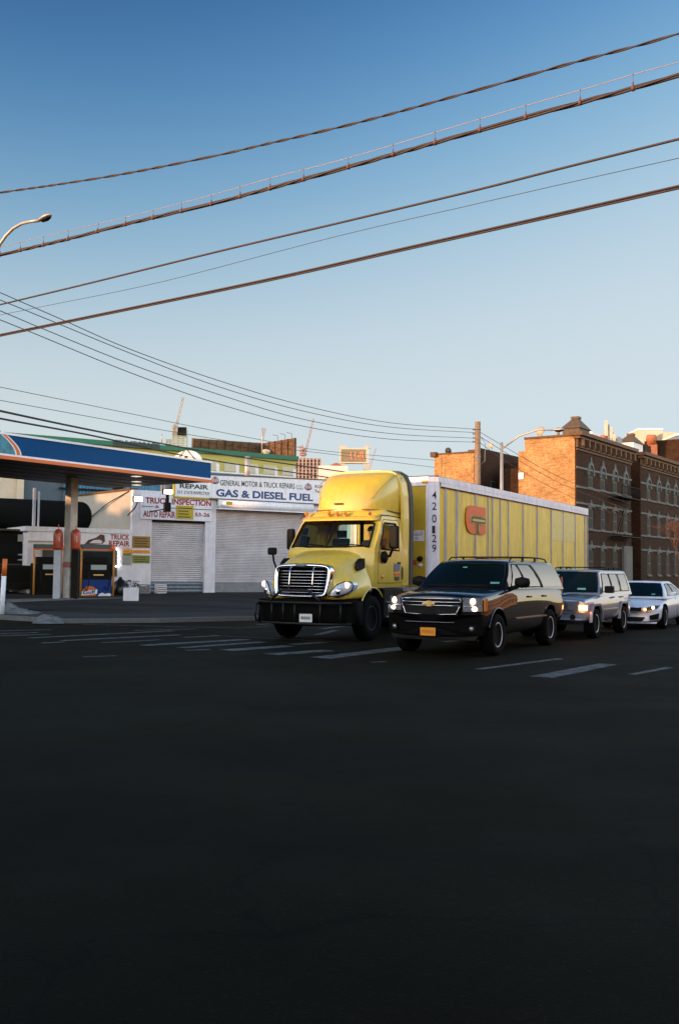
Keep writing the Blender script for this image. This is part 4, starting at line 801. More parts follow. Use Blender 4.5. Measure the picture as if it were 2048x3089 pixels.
# ================================================================== VEHICLES
YAW = .512
FWD = Vector((-math.sin(YAW), -math.cos(YAW), 0)); LEFT = Vector((-FWD.y, FWD.x, 0))
VROT = math.atan2(FWD.y, FWD.x)
def vpos(x, y, s=0, l=0): return Vector((x, y, 0))+FWD*s+LEFT*l
class VFrame(Frame):
    def __init__(s, x, y): Frame.__init__(s, x, y, FWD.x, FWD.y)
def wheel(root, x, y, R_, rr, wd, mt=RIM, spokes=6, steer=0, truck=False):
    e = sub_empty('wheel', root, (x, y, R_), steer); s = 1 if y > 0 else -1
    m = MB(); h = wd/2
    m.lathe([(rr*.98, -h*.82), (rr*1.06, -h), (R_*.93, -h), (R_*.985, -h*.8), (R_, -h*.3), (R_, h*.3), (R_*.985, h*.8), (R_*.93, h), (rr*1.06, h), (rr*.98, h*.82)], (0, 0, 0), 'y', 40)
    m.build('tyre', RUB, e)
    m = MB(); o = s*h
    m.lathe([(rr, -o*.8), (rr, o*.72), (rr*.96, o*.9), (rr*.9, o*.86), (rr*.86, o*.35), (rr*.2, o*.25), (0, o*.25)], (0, 0, 0), 'y', 36)
    m.lathe([(rr*.22, o*.25), (rr*.22, o*.62), (rr*.12, o*.72), (0, o*.72)], (0, 0, 0), 'y', 20)
    if not truck:
        for k in range(spokes):
            a = 2*math.pi*k/spokes+.3; ca_, sa = math.cos(a), math.sin(a); w0, w1 = rr*.19, rr*.15
            P_ = lambda r, t, yy: (r*ca_-t*sa, yy, r*sa+t*ca_)
            vs = [P_(rr*.18, -w0, o*.3), P_(rr*.18, w0, o*.3), P_(rr*.93, w1*1.5, o*.5), P_(rr*.93, -w1*1.5, o*.5), P_(rr*.18, -w0*.8, o*.62), P_(rr*.18, w0*.8, o*.62), P_(rr*.93, w1, o*.82), P_(rr*.93, -w1, o*.82)]
            m.add(vs, [(0, 1, 2, 3), (4, 7, 6, 5), (0, 4, 5, 1), (1, 5, 6, 2), (2, 6, 7, 3), (3, 7, 4, 0)])
    m.build('rim', mt, e)
    if not truck:
        m = MB(); m.lathe([(rr*.84, o*.36), (rr*.2, o*.30), (rr*.19, o*.27), (rr*.83, o*.30)], (0, 0, 0), 'y', 24); m.build('brake_disc', BLKP, e)
    return e
def half(pts, x):
    return [Vector((x, y, z)) for y, z in pts]+[Vector((x, -y, z)) for y, z in reversed(pts) if abs(y) > 1e-6]
def sec(x, zb, wb, zm, wm, zs, ws, zt, cr=.05):
    return half([(0, zb), (wb-.12, zb), (wb, zb+.07), (wm, zm-.14), (wm, zm+.12), (ws+.01, zs-.04), (ws-.05, zs+.015), (ws*.55, zt-cr*.3), (0, zt)], x)
class Car:
    def __init__(s, name, label, cat, origin, L, W, nose, nosec=.30, tailc=.15):
        s.t = thing(name, label, cat, origin, VROT); s.L, s.W, s.nc, s.tc = L, W/2, nosec, tailc
    def bend(s, v):
        y = abs(v.y)/s.W
        x = v.x
        if x > -.9: x -= s.nc*(min(y, 1.05)**2.6)*min(1, (x+.9)/.9+.0)
        if x < -s.L+.5: x += s.tc*(y**3)*min(1, (-s.L+.5-x)/.5)
        return Vector((x, v.y, v.z))
    def body(s, secs, wheels, R_, paint, gap=.075, wellin=.34):
        m = MB(); m.loft([[s.bend(v) for v in q] for q in secs]); o = m.build('body', paint, s.t, sub=2); cut = []
        for (x, y) in wheels:
            for sg in (1, -1):
                c = MB(); c.lathe([(R_+gap, 0), (R_+gap, wellin+.25)], (0, 0, 0), 'y', 44); yy = s.W-wellin if sg > 0 else -s.W-.25
                co_ = c.build('cut', DARK); co_.location = s.t.matrix_world @ Vector((0, 0, 0)) if False else (0, 0, 0)
                co_.parent = s.t; co_.location = (x, yy, R_+.02); cut.append(co_)
        o.data.materials.append(DARK); bake(o, cut)
        for p in o.data.polygons: p.use_smooth = True
        md = o.modifiers.new('w', 'WEIGHTED_NORMAL'); o.data.set_sharp_from_angle(angle=R(38))
        s.b = o; return o
    def greenhouse(s, zb, zr, xf0, xf1, xr0, xr1, wb, wr, cf=.16, ct=.10, bulge=.03, crown=.05, mt=None):
        s.g = (zb, zr, xf0, xf1, xr0, xr1, wb, wr, cf, ct, bulge)
        m = MB(); lv = [-.12, 0, .25, .5, .75, .93, 1]; rings = []
        for v in lv: rings.append(s.ring(v))
        top = rings[-1]
        for k, (q, dz) in enumerate(((.97, .022), (.90, .042), (.6, crown), (.2, crown+.008))):
            cx = (xf1+xr1)/2; rings.append([Vector((cx+(p.x-cx)*q, p.y*q, p.z+dz)) for p in top])
        m.loft(rings); o = m.build('cabin', mt, s.t); o.data.set_sharp_from_angle(angle=R(50)); return o
    def ring(s, v):
        zb, zr, xf0, xf1, xr0, xr1, wb, wr, cf, ct, bu = s.g; out = []
        for k in range(9): out.append(s.front((k/4-1), v))
        for k in range(1, 8): out.append(s.side(k/8, v, 1))
        for k in range(9): out.append(s.rear(1-k/4, v))
        for k in range(1, 8): out.append(s.side(1-k/8, v, -1))
        return out
    def wid(s, v): zb, zr, xf0, xf1, xr0, xr1, wb, wr, cf, ct, bu = s.g; return wb+(wr-wb)*v+bu*math.sin(math.pi*max(0, min(1, v)))
    def front(s, u, v): zb, zr, xf0, xf1, xr0, xr1, wb, wr, cf, ct, bu = s.g; return Vector((xf0+(xf1-xf0)*v+cf*(1-abs(u)**2.2)-cf*.0, s.wid(v)*u, zb+(zr-zb)*v+.012*(1-u*u)*v))
    def rear(s, u, v): zb, zr, xf0, xf1, xr0, xr1, wb, wr, cf, ct, bu = s.g; return Vector((xr0+(xr1-xr0)*v-ct*(1-abs(u)**2.2), s.wid(v)*u, zb+(zr-zb)*v))
    def side(s, u, v, sg):
        zb, zr, xf0, xf1, xr0, xr1, wb, wr, cf, ct, bu = s.g; x0 = xf0+(xf1-xf0)*v; x1 = xr0+(xr1-xr0)*v
        return Vector((x0+(x1-x0)*u, sg*s.wid(v), zb+(zr-zb)*v))
    def sidex(s, x, z, sg, off=.006):
        v = (z-s.g[0])/(s.g[1]-s.g[0]); return Vector((x, sg*(s.wid(v)+off), z))
    def sidewin(s, quad, mt, name='side_window', frame=True):     # quad: (x_bl,z),(x_br,z),(x_tr,z),(x_tl,z) in x,z
        for sg in (1, -1):
            def fn(u, v, off=.006, sh=0):
                (a, b, c, d) = quad; bx = a[0]+(b[0]-a[0])*u; bz = a[1]+(b[1]-a[1])*u; tx = d[0]+(c[0]-d[0])*u; tz = d[1]+(c[1]-d[1])*u
                return s.sidex(bx+(tx-bx)*v, bz+(tz-bz)*v, sg, off)
            m = MB(); m.grid(lambda u, v: fn(u, v), 6, 6); o = m.build(name, mt, s.t, fix=False)
            if frame:
                pts = [fn(0, 0), fn(.5, 0), fn(1, 0), fn(1, .5), fn(1, 1), fn(.5, 1), fn(0, 1), fn(0, .5)]; m = MB(); m.tube(pts, .011, 5, closed=True); m.build('window_seal', BLKP, o)
    def screen(s, u0, v0, v1, mt, rear=False):
        f = s.rear if rear else s.front; sg = -1 if rear else 1
        def fn(a, b):
            v = v0+(v1-v0)*b; uu = u0*(1-.00*b); p = f((a*2-1)*uu, v); return p+Vector((sg*.008, 0, .006))
        m = MB(); m.grid(fn, 16, 8); o = m.build('rear_window' if rear else 'windscreen', mt, s.t, fix=False)
        pts = [fn(k/8, 0) for k in range(9)]+[fn(1, .5)]+[fn(1-k/8, 1) for k in range(9)]+[fn(0, .5)]
        m = MB(); m.tube(pts, .014, 5, closed=True); m.build('screen_seal', BLKP, o); return o, fn
    def xf(s, y): return -s.nc*(min(abs(y)/s.W, 1.05)**2.6)
    def face(s, poly, name, mt, off=.01, th=.03, parent=None, bevel=0, xo=0, sub=6):
        """raised panel following the nose; poly in (y,z)"""
        out = []
        n_ = len(poly)
        for i in range(n_):
            a, b = poly[i], poly[(i+1) % n_]
            for k in range(sub): u = k/sub; out.append((a[0]+(b[0]-a[0])*u, a[1]+(b[1]-a[1])*u))
        F_ = [Vector((s.xf(y)+off+xo, y, z)) for y, z in out]; Bk = [p-Vector((th, 0, 0)) for p in F_]; N = len(F_)
        c = Vector((sum(p.x for p in F_)/N, sum(p.y for p in F_)/N, sum(p.z for p in F_)/N)); c.x = s.xf(c.y)+off+xo
        m = MB(); m.add(F_+Bk+[c], [(i, (i+1) % N, 2*N) for i in range(N)]+[(i, N+i, N+(i+1) % N, (i+1) % N) for i in range(N)], 0, False)
        return m.build(name, mt, parent or s.t, bevel=bevel)
    def faceline(s, pts, r, mt, name, off=.02, closed=True, parent=None, xo=0, sub=5):
        out = []; n_ = len(pts)
        for i in range(n_ if closed else n_-1):
            a, b = pts[i], pts[(i+1) % n_]
            for k in range(sub): u = k/sub; out.append((a[0]+(b[0]-a[0])*u, a[1]+(b[1]-a[1])*u))
        if not closed: out.append(pts[-1])
        m = MB(); m.tube([(s.xf(y)+off+xo, y, z) for y, z in out], r, 6, closed=closed); return m.build(name, mt, parent or s.t)
    def bulb(s, y, z, r, mt, parent, off=.03, name='bulb', sx=1.0):
        m = MB(); m.lathe([(0, .02), (r*.6, .015), (r, -.005), (r, -.02)], (0, 0, 0), 'x', 16); o = m.build(name, mt, parent); o.location = (s.xf(y)+off, y, z); o.scale = (1, sx, 1); return o
def rails(car, x0, x1, y, z, mt, bars=(), h=.05, bow=.02):
    for sg in (1, -1):
        m = MB(); m.tube([(x0, sg*y, z-.02), (x0-.15, sg*y, z+h)]+[(x0-.15+(x1-x0+.3)*k/8, sg*(y-bow*math.sin(math.pi*k/8)), z+h+bow*math.sin(math.pi*k/8)) for k in range(1, 8)]+[(x1+.15, sg*y, z+h-.01), (x1, sg*y, z-.03)], .016, 6)
        for k in (.33, .66): xx = x0+(x1-x0)*k; m.box(xx-.04, xx+.04, sg*y-.015, sg*y+.015, z-.02, z+h+.02)
        m.build('roof_rail', mt, car.t)
    for x in bars: m = MB(); m.box(x-.03, x+.03, -y, y, z+h+.005, z+h+.03); m.build('cross_bar', mt, car.t)

# ---------------- black SUV (nearest)
S = Car('suv', 'large black SUV with lit headlamps, a gold cross emblem and an orange plate', 'suv', vpos(1.72, 18.84), 5.6, 2.0, 0)
st = [(-.02, .42, .80, .70, .86, .98, .86, 1.10), (-.10, .36, .88, .70, .94, 1.10, .90, 1.19), (-.35, .34, .95, .78, .99, 1.15, .93, 1.23), (-.9, .34, .96, .82, 1.0, 1.19, .95, 1.27), (-1.45, .34, .96, .80, 1.0, 1.25, .965, 1.32),
      (-1.6, .34, .96, .78, 1.0, 1.27, .975, 1.31), (-2.5, .34, .96, .76, 1.0, 1.27, .98, 1.31), (-4.2, .36, .96, .76, 1.0, 1.27, .98, 1.31), (-5.2, .42, .93, .80, .99, 1.27, .94, 1.31), (-5.5, .48, .90, .84, .97, 1.27, .92, 1.3), (-5.6, .52, .85, .84, .92, 1.2, .86, 1.24)]
S.body([sec(*q) for q in st], [(-.98, 0), (-4.28, 0)], .40, BLKCAR)
S.greenhouse(1.29, 1.80, -1.55, -2.25, -5.42, -5.12, .925, .75, .20, .10, .035, .075, BLKCAR)
S.screen(.93, .03, .95, WS); S.screen(.85, .15, .9, TINT, True)
S.sidewin([(-1.92, 1.30), (-2.78, 1.30), (-2.58, 1.765), (-2.33, 1.765)], TINTS)
S.sidewin([(-2.86, 1.30), (-3.82, 1.30), (-3.42, 1.765), (-2.66, 1.765)], TINTS)
S.sidewin([(-2.78, 1.28), (-2.87, 1.28), (-2.67, 1.77), (-2.58, 1.77)], BLKP, 'door_pillar', frame=False); S.sidewin([(-3.82, 1.28), (-3.98, 1.28), (-3.60, 1.77), (-3.42, 1.77)], BLKP, 'door_pillar', frame=False)
S.sidewin([(-3.99, 1.30), (-5.33, 1.30), (-5.06, 1.755), (-3.60, 1.765)], TINTS, frame=False)
rails(S, -2.5, -5.0, .68, 1.86, BLKP, (-3.1, -4.4), .05)
# front
gr = S.face([(-.62, 1.10), (.62, 1.10), (.60, .97), (.54, .79), (0, .77), (-.54, .79), (-.60, .97)], 'grille', BLKP, .016)
S.faceline([(-.60, 1.095), (.60, 1.095), (.595, 1.03), (-.595, 1.03)], .008, CHR, 'grille_surround', .022, parent=gr)
S.faceline([(-.59, .965), (.59, .965), (.52, .81), (0, .79), (-.52, .81)], .008, CHR, 'grille_surround', .022, parent=gr)
S.face([(-.6, 1.022), (.6, 1.022), (.59, .974), (-.59, .974)], 'grille_bar', BLKCAR, .026, parent=gr)
m = MB(); m.prism([(-.13, 1.02), (-.05, 1.02), (-.05, 1.05), (.05, 1.05), (.05, 1.02), (.13, 1.02), (.11, .975), (.05, .975), (.05, .945), (-.05, .945), (-.05, .975), (-.15, .975)], .0, .05, axis='x'); m.build('emblem', GOLD, S.t, bevel=.006)
for sg in (1, -1):
    h = S.face([(sg*.64, 1.12), (sg*.95, 1.12), (sg*.95, .86), (sg*.64, .86)], 'headlight', LENS if sg > 0 else LENS, .02, .05)
    S.bulb(sg*.80, 1.045, .060, BULB, h); S.bulb(sg*.83, .905, .038, BULBW, h, sx=1.6)
    S.faceline([(sg*.64, .96), (sg*.94, .96)], .008, CHR, 'lamp_divider', .03, False, h)
    if sg > 0: m = MB(); m.box(-.46, -.33, .955, .985, .87, 1.10); m.build('side_marker', mat('side marker', (.55, .18, .02), .3, coat=.5), S.t)
    fg = S.face([(sg*.74, .60), (sg*.86, .60), (sg*.86, .48), (sg*.74, .48)], 'fog_lamp', BLKP, .03); S.bulb(sg*.79, .54, .045, LENS, fg, .05)
S.face([(-.97, .80), (.97, .80), (.97, .60), (.94, .42), (-.94, .42), (-.97, .60)], 'bumper', mat('dull black bumper', (.002, .002, .002), .6, spec=.05), .05, .14); S.face([(-.9, .418), (.9, .418), (.84, .32), (-.84, .32)], 'air_dam', BLKP, .03, .1)
S.faceline([(-.5, .655), (.5, .655)], .006, GREYM, 'bumper_crease', .055, False)
m = MB(); m.box(.075, .085, -.155, .155, .40, .55); pl = m.build('licence_plate', ORPL, S.t); m = MB(); m.box(.086, .089, -.12, .12, .445, .505); m.build('plate_number', mat('plate shade', (.55, .19, .01), .6, var=.3, vs=40), pl)
# body side trim
for sg in (1, -1):
    m = MB(); m.box(-3.95, -2.0, sg*1.0, sg*1.022, .66, .69); m.build('side_moulding', mat('moulding', (.35, .24, .16), .25, .6), S.t)
    for x in (-2.85, -3.85): m = MB(); m.box(x-.11, x+.11, sg*.985, sg*1.02, 1.08, 1.12); m.build('door_handle', BLKCAR, S.t, bevel=.01)
    mi = MB(); mi.lathe([(0, -.10), (.07, -.09), (.10, 0), (.07, .1), (0, .12)], (0, 0, 0), 'y', 18); o = mi.build('mirror', BLKP, S.t); o.location = (-1.98, sg*1.13, 1.40); o.scale = (1.0, 1.45, 1.15)
    m = MB(); m.tube([(-1.85, sg*.93, 1.27), (-1.95, sg*1.06, 1.32)], .045, 8); m.build('mirror_arm', BLKP, o).matrix_parent_inverse = Matrix.Identity(4)
    o.children[0].location = (1.98, -sg*1.13/1.45, -1.40/1.15); o.children[0].scale = (1, 1/1.45, 1/1.15)
    m = MB(); m.tube([(-.98+.49*math.cos(R(a)), sg*.998, .42+.49*math.sin(R(a))) for a in range(8, 173, 12)], .02, 5); m.build('arch_lip', BLKCAR, S.t)
for x, st_, sg in ((-.98, .0, 1), (-.98, .0, -1), (-4.28, 0, 1), (-4.28, 0, -1)): wheel(S.t, x, sg*.88, .40, .245, .27, RIM, 6, st_)
m = MB(); m.box(-5.66, -5.55, .72, .86, .9, 1.5); m.box(-5.66, -5.55, -.86, -.72, .9, 1.5); m.build('tail_lamp', REDL, S.t)
def stickers(C_, fn, pos):
    for a, b, w_, h_ in pos:
        m = MB(); q = [fn(a, b), fn(a+w_, b), fn(a+w_, b+h_), fn(a, b+h_)]; m.add([p+Vector((.006, 0, .004)) for p in q], [(0, 1, 2, 3)]); m.build('windscreen_sticker', mat('green sticker', (.12, .38, .30), .5), C_, fix=False)
_, fn = S.screen(.925, .05, .93, WS)
bpy.data.objects.remove([o for o in S.t.children if o.name.startswith('windscreen')][0].children[0], do_unlink=True); bpy.data.objects.remove([o for o in S.t.children if o.name.startswith('windscreen')][0], do_unlink=True)
stickers(S.t, fn, [(.87, .10, .10, .08), (.44, .78, .06, .05)])
m = MB(); m.tube([fn(.06, .02)+Vector((.02, 0, 0)), fn(.48, .05)+Vector((.02, 0, .01))], .012, 5); m.build('wiper', BLKP, S.t); m = MB(); m.tube([fn(.5, .02)+Vector((.02, 0, 0)), fn(.9, .05)+Vector((.02, 0, .01))], .012, 5); m.build('wiper', BLKP, S.t)

# ---------------- silver SUV
J = Car('suv', 'boxy silver SUV with a lit amber turn signal behind the black one', 'suv', vpos(4.88, 24.46, 0, .28), 4.75, 1.88, 0, .16, .08)
st = [(0, .42, .78, .60, .84, .86, .80, .93), (-.07, .38, .84, .62, .88, .95, .84, 1.0), (-.3, .36, .88, .66, .92, .98, .87, 1.04), (-1.2, .36, .89, .70, .94, 1.04, .90, 1.09), (-1.35, .36, .89, .72, .94, 1.07, .90, 1.10), (-2.6, .36, .89, .72, .94, 1.09, .90, 1.12), (-3.9, .38, .89, .74, .94, 1.10, .90, 1.13), (-4.65, .44, .86, .74, .92, 1.10, .88, 1.13), (-4.75, .5, .8, .74, .88, 1.05, .84, 1.08)]
J.body([sec(*q) for q in st], [(-.85, 0), (-3.63, 0)], .365, SILV, .085)
J.greenhouse(1.09, 1.64, -1.35, -1.75, -4.7, -4.45, .89, .76, .10, .06, .02, .05, SILV)
_, fn = J.screen(.93, .05, .95, WS); J.screen(.85, .15, .9, TINT, True)
J.sidewin([(-1.62, 1.13), (-2.55, 1.13), (-2.50, 1.585), (-1.86, 1.585)], TINTS)
J.sidewin([(-2.66, 1.13), (-3.45, 1.13), (-3.38, 1.585), (-2.60, 1.585)], TINTS)
J.sidewin([(-3.58, 1.13), (-4.45, 1.13), (-4.32, 1.585), (-3.52, 1.585)], TINTS)
rails(J, -2.6, -4.3, .66, 1.68, BLKP, (-3.0, -3.9), .06)
m = MB(); m.box(-4.4, -2.7, -.6, .6, 1.692, 1.71); m.build('roof_slats', BLKP, J.t)
g_ = J.face([(-.40, .93), (.40, .93), (.40, .70), (-.40, .70)], 'grille', SILV, .02)
for k in range(7): x = -.33+.11*k; J.face([(x-.022, .91), (x+.022, .91), (x+.022, .72), (x-.022, .72)], 'grille_slot', DARK, .028, parent=g_, sub=2)
for sg in (1, -1):
    h = J.face([(sg*.46, .92), (sg*.72, .92), (sg*.72, .70), (sg*.46, .70)], 'headlight', LENS, .02, .05)
    h2 = J.face([(sg*.725, .82), (sg*.90, .82), (sg*.90, .70), (sg*.725, .70)], 'turn_signal', BULBA if sg > 0 else AMB, .03, .05)
    f_ = J.face([(sg*.58+.065*math.cos(R(a)), .54+.065*math.sin(R(a))) for a in range(0, 360, 30)], 'fog_lamp', BLKP, .045, sub=1)
    m = MB(); m.box(-3.1, -1.45, sg*.94, sg*.965, .66, .70); m.build('side_moulding', SILV, J.t)
    for x in (-2.45, -3.4): m = MB(); m.box(x-.1, x+.1, sg*.93, sg*.965, .96, 1.0); m.build('door_handle', SILV, J.t)
    m = MB(); m.box(-1.85, -1.62, sg*.93, sg*1.14, 1.1, 1.28); m.build('mirror', BLKP, J.t, bevel=.03)
    for x in (-.85, -3.63):
        m = MB(); pr = [(x-.56, .40), (x-.52, .66), (x-.33, .86), (x+.33, .86), (x+.52, .66), (x+.56, .40), (x+.49, .40), (x+.44, .62), (x+.28, .79), (x-.28, .79), (x-.44, .62), (x-.49, .40)]; m.prism(pr, sg*.90, sg*.975); m.build('arch_flare', SILV, J.t, bevel=.012)
J.face([(-.85, .66), (.85, .66), (.85, .46), (-.85, .46)], 'bumper', SILV, .04, .1, bevel=.015); J.face([(-.8, .44), (.8, .44), (.78, .36), (-.78, .36)], 'air_dam', BLKP, .02)
for x, sg in ((-.85, 1), (-.85, -1), (-3.63, 1), (-3.63, -1)): wheel(J.t, x, sg*.83, .365, .23, .25, RIM, 5)
m = MB(); m.add([(-.35, -.25, 1.062), (-.9, -.33, 1.095), (-.9, .33, 1.095), (-.35, .25, 1.062), (-.38, -.22, 1.085), (-.88, -.3, 1.12), (-.88, .3, 1.12), (-.38, .22, 1.085)], [(4, 5, 6, 7), (0, 1, 5, 4), (1, 2, 6, 5), (2, 3, 7, 6), (3, 0, 4, 7)]); m.build('bonnet_bulge', SILV, J.t, bevel=.02)
stickers(J.t, fn, [(.70, .10, .13, .09), (.30, .80, .06, .06)])

# ---------------- white saloon
K = Car('saloon_car', 'white saloon car with narrow lit headlamps at the end of the queue', 'car', vpos(8.30, 28.75), 4.8, 1.83, 0, .42, .25)
st = [(0, .22, .60, .42, .66, .52, .60, .60), (-.1, .19, .72, .44, .80, .58, .72, .66), (-.4, .18, .82, .48, .89, .68, .82, .76), (-.9, .18, .85, .55, .91, .78, .86, .86), (-1.25, .18, .85, .58, .91, .84, .86, .92), (-1.4, .18, .85, .6, .91, .88, .86, .93), (-2.6, .2, .85, .6, .91, .92, .86, .96), (-3.9, .22, .85, .62, .91, .95, .86, 1.0), (-4.6, .3, .82, .64, .87, .94, .8, 1.02), (-4.8, .38, .74, .66, .8, .9, .74, .96)]
K.body([sec(*q) for q in st], [(-.95, 0), (-3.74, 0)], .33, WCAR, .05)
K.greenhouse(.92, 1.33, -1.15, -2.0, -4.2, -3.35, .83, .58, .16, .1, .03, .04, WCAR)
_, fn = K.screen(.93, .04, .93, WS); K.screen(.85, .1, .9, TINT, True)
K.sidewin([(-1.65, .96), (-2.55, .96), (-2.6, 1.30), (-2.12, 1.29)], TINTS); K.sidewin([(-2.62, .96), (-3.75, .98), (-3.2, 1.27), (-2.67, 1.30)], TINTS)
g_ = K.face([(-.42, .63), (.42, .63), (.40, .52), (-.40, .52)], 'grille', BLKP, .012); K.faceline([(-.42, .63), (.42, .63), (.40, .52), (-.40, .52)], .008, CHR, 'grille_surround', .015, parent=g_)
K.face([(-.5, .36), (.5, .36), (.42, .24), (-.42, .24)], 'lower_intake', BLKP, .02)
K.face([(-.8, .22), (.8, .22), (.78, .18), (-.78, .18)], 'lip', WCAR, .05)
for sg in (1, -1):
    h = K.face([(sg*.44, .60), (sg*.72, .69), (sg*.86, .70), (sg*.80, .60), (sg*.52, .53)], 'headlight', mat('smoked lens', (.05, .05, .05), .15, coat=1), .03, .05); S_ = K.bulb(sg*.70, .63, .045, BULB, h, .05); K.bulb(sg*.50, .575, .035, BULBA, h, .04)
    K.face([(sg*.60, .40), (sg*.84, .47), (sg*.82, .30), (sg*.62, .28)], 'fog_pocket', BLKP, .015)
    m = MB(); m.box(-1.75, -1.58, sg*.9, sg*1.06, .96, 1.07); m.build('mirror', WCAR, K.t, bevel=.03)
    m = MB(); m.tube([(-2.6, sg*.905, .30), (-2.6, sg*.915, .6), (-2.57, sg*.86, .94)], .004, 4); m.build('door_gap', DARK, K.t)
for x, sg in ((-.95, 1), (-.95, -1), (-3.74, 1), (-3.74, -1)): wheel(K.t, x, sg*.80, .33, .225, .22, RIM, 5)
stickers(K.t, fn, [(.80, .08, .07, .1)])
# ---------------- dark van beyond the right edge
VN = Car('van', 'dark teal van just entering the frame beyond the white saloon', 'van', vpos(14.3, 37.0), 5.0, 1.95, 0, .2, .1)
TV = mat('dark teal paint', (.02, .06, .08), .3, coat=.6)
st = [(0, .3, .80, .6, .88, .9, .82, 1.0), (-.3, .28, .9, .7, .95, 1.05, .9, 1.12), (-1.0, .28, .93, .8, .97, 1.15, .92, 1.2), (-4.8, .3, .93, .8, .97, 1.15, .92, 1.2), (-5, .4, .88, .8, .92, 1.1, .88, 1.15)]
VN.body([sec(*q) for q in st], [(-.9, 0), (-3.9, 0)], .35, TV); VN.greenhouse(1.14, 1.95, -.9, -1.7, -4.95, -4.8, .92, .78, .15, .1, .03, .05, TV); VN.screen(.92, .05, .93, WS); VN.sidewin([(-1.5, 1.2), (-2.5, 1.2), (-2.5, 1.8), (-1.95, 1.8)], TINTS)
for sg in (1, -1): VN.face([(sg*.6, .95), (sg*.88, .95), (sg*.88, .78), (sg*.6, .78)], 'headlight', LENS, .02)
for x, sg in ((-.9, 1), (-.9, -1), (-3.9, 1), (-3.9, -1)): wheel(VN.t, x, sg*.85, .35, .22, .24, RIM, 5)

# ---------------- dark step van standing under the canopy
base = gnd(122, 1800, .2); t = inframe(FG, 'step_van', 'dark step van parked in shade under the canopy at the left edge', 'van', FG.l(base).x-2.4, FG.l(base).y-1.2, .2)
VB = mat('van body black green', (.007, .008, .006), .7, var=.3, spec=.12)
m = MB(); m.box(-.2, 2.55, .2, 6, .55, 3.1); m.build('cargo_body', VB, t, bevel=.12); m = MB(); m.box(-.25, 2.6, .1, 6.05, 3.103, 3.2); m.build('roof_cap', mat('ochre trim', (.08, .06, .02), .5), t, bevel=.03)
m = MB(); m.box(0, 2.35, -.7, .19, .5, 1.5); m.build('bonnet', VB, t, bevel=.12); m = MB(); m.box(-.15, 2.5, -.9, -.72, .42, .68); m.build('bumper', BLKP, t, bevel=.03)
m = MB(); m.box(.05, 2.3, .165, .197, 1.6, 2.5); m.build('windscreen', mat('dull dark glass', (.006, .008, .008), .5, spec=.1), t)
m = MB(); m.box(-.25, 2.6, .12, .16, 1.52, 1.57); m.build('trim_strip', mat('ochre trim', (.08, .06, .02), .5), t)
m = MB(); m.box(.95, 1.5, .10, .16, 2.62, 2.95); m.build('route_board', mat('grey paper', (.32, .32, .28), .8), t)
for z in (2.0, 1.75): m = MB(); m.lathe([(0, 0), (.16, .01), (.16, .03), (0, .035)], (0, 0, 0), 'y', 16); o = m.build('oval_sticker', mat('pale sticker', (.25, .32, .33), .6), t); o.location = (1.15, .12, z); o.scale = (1.2, 1, .3)
for x in (.1, 2.25):
    m = MB(); m.lathe([(.1, 0), (.1, -.03), (0, -.05)], (0, 0, 0), 'y', 14); o = m.build('headlight', LENS, t); o.location = (x, -.71, 1.05)
    m = MB(); m.lathe([(0, -.15), (.4, -.15), (.42, 0), (.4, .15), (0, .15)], (0, 0, 0), 'x', 24); o = m.build('wheel', RUB, t); o.location = (x, .25, .42)
    m = MB(); m.box(-.06, .06, -.03, .03, -.18, .18); o = m.build('mirror', BLKP, t, bevel=.02); o.location = (x+(.5 if x > 1 else -.5), .1, 1.9)

# ================================================================== TRACTOR AND TRAILER
FT = VFrame(1.38, 26.6); TO = Vector((1.38, 26.6, 0))
# ---- trailer
TR = thing('box_trailer', 'long yellow box trailer with white ribs, top rail and an orange logo', 'trailer', TO, VROT)
Lt = 14.63
m = MB(); m.prism([(-.16, 1.295), (-Lt+.15, 1.295), (-Lt+.15, -1.295), (-.16, -1.295), (-.003, -1.1), (-.003, 1.1)], 1.2, 3.90, axis='z', m=0); bx = m.build('box_body', YEL2, TR)
m = MB(); m.box(-.04, .004, -1.0, 1.0, 1.25, 3.86); m.build('front_wall', YDARK, TR)
for sg in (1, -1):
    m = MB(); m.prism([(.02, sg*1.03), (.02, sg*1.10), (-.16, sg*1.315), (-.22, sg*1.315), (-.22, sg*1.28), (-.03, sg*1.03)], 1.2, 3.95, axis='z'); m.build('corner_post', WHT, TR)
m = MB(); m.prism([(.03, 1.10), (-.15, 1.325), (-Lt, 1.325), (-Lt, -1.325), (-.15, -1.325), (.03, -1.10)], 3.953, 4.11, axis='z'); m.build('top_rail_cap', WHT, TR, bevel=.012)
m = MB(); m.box(-Lt+.05, -.30, 1.30, 1.335, 3.84, 3.95); m.box(-Lt+.05, -.30, -1.335, -1.30, 3.84, 3.95); m.build('upper_rail', WHT, TR)
m = MB(); m.tube([(-.3, 1.34, 3.84), (-Lt+.05, 1.34, 3.84)], .012, 5); m.tube([(-.1, 1.28, 4.113), (-Lt, 1.28, 4.113)], .012, 5); m.tube([(.03, -1.1, 4.112), (.03, 1.1, 4.112), (-.15, 1.325, 4.112)], .012, 5); m.build('rail_seam', mat('rubber seam', (.05, .035, .03), .8), TR)
m = MB(); m.box(.0, .035, -1.03, 1.03, 3.86, 3.95); m.build('front_rail', WHT, TR)
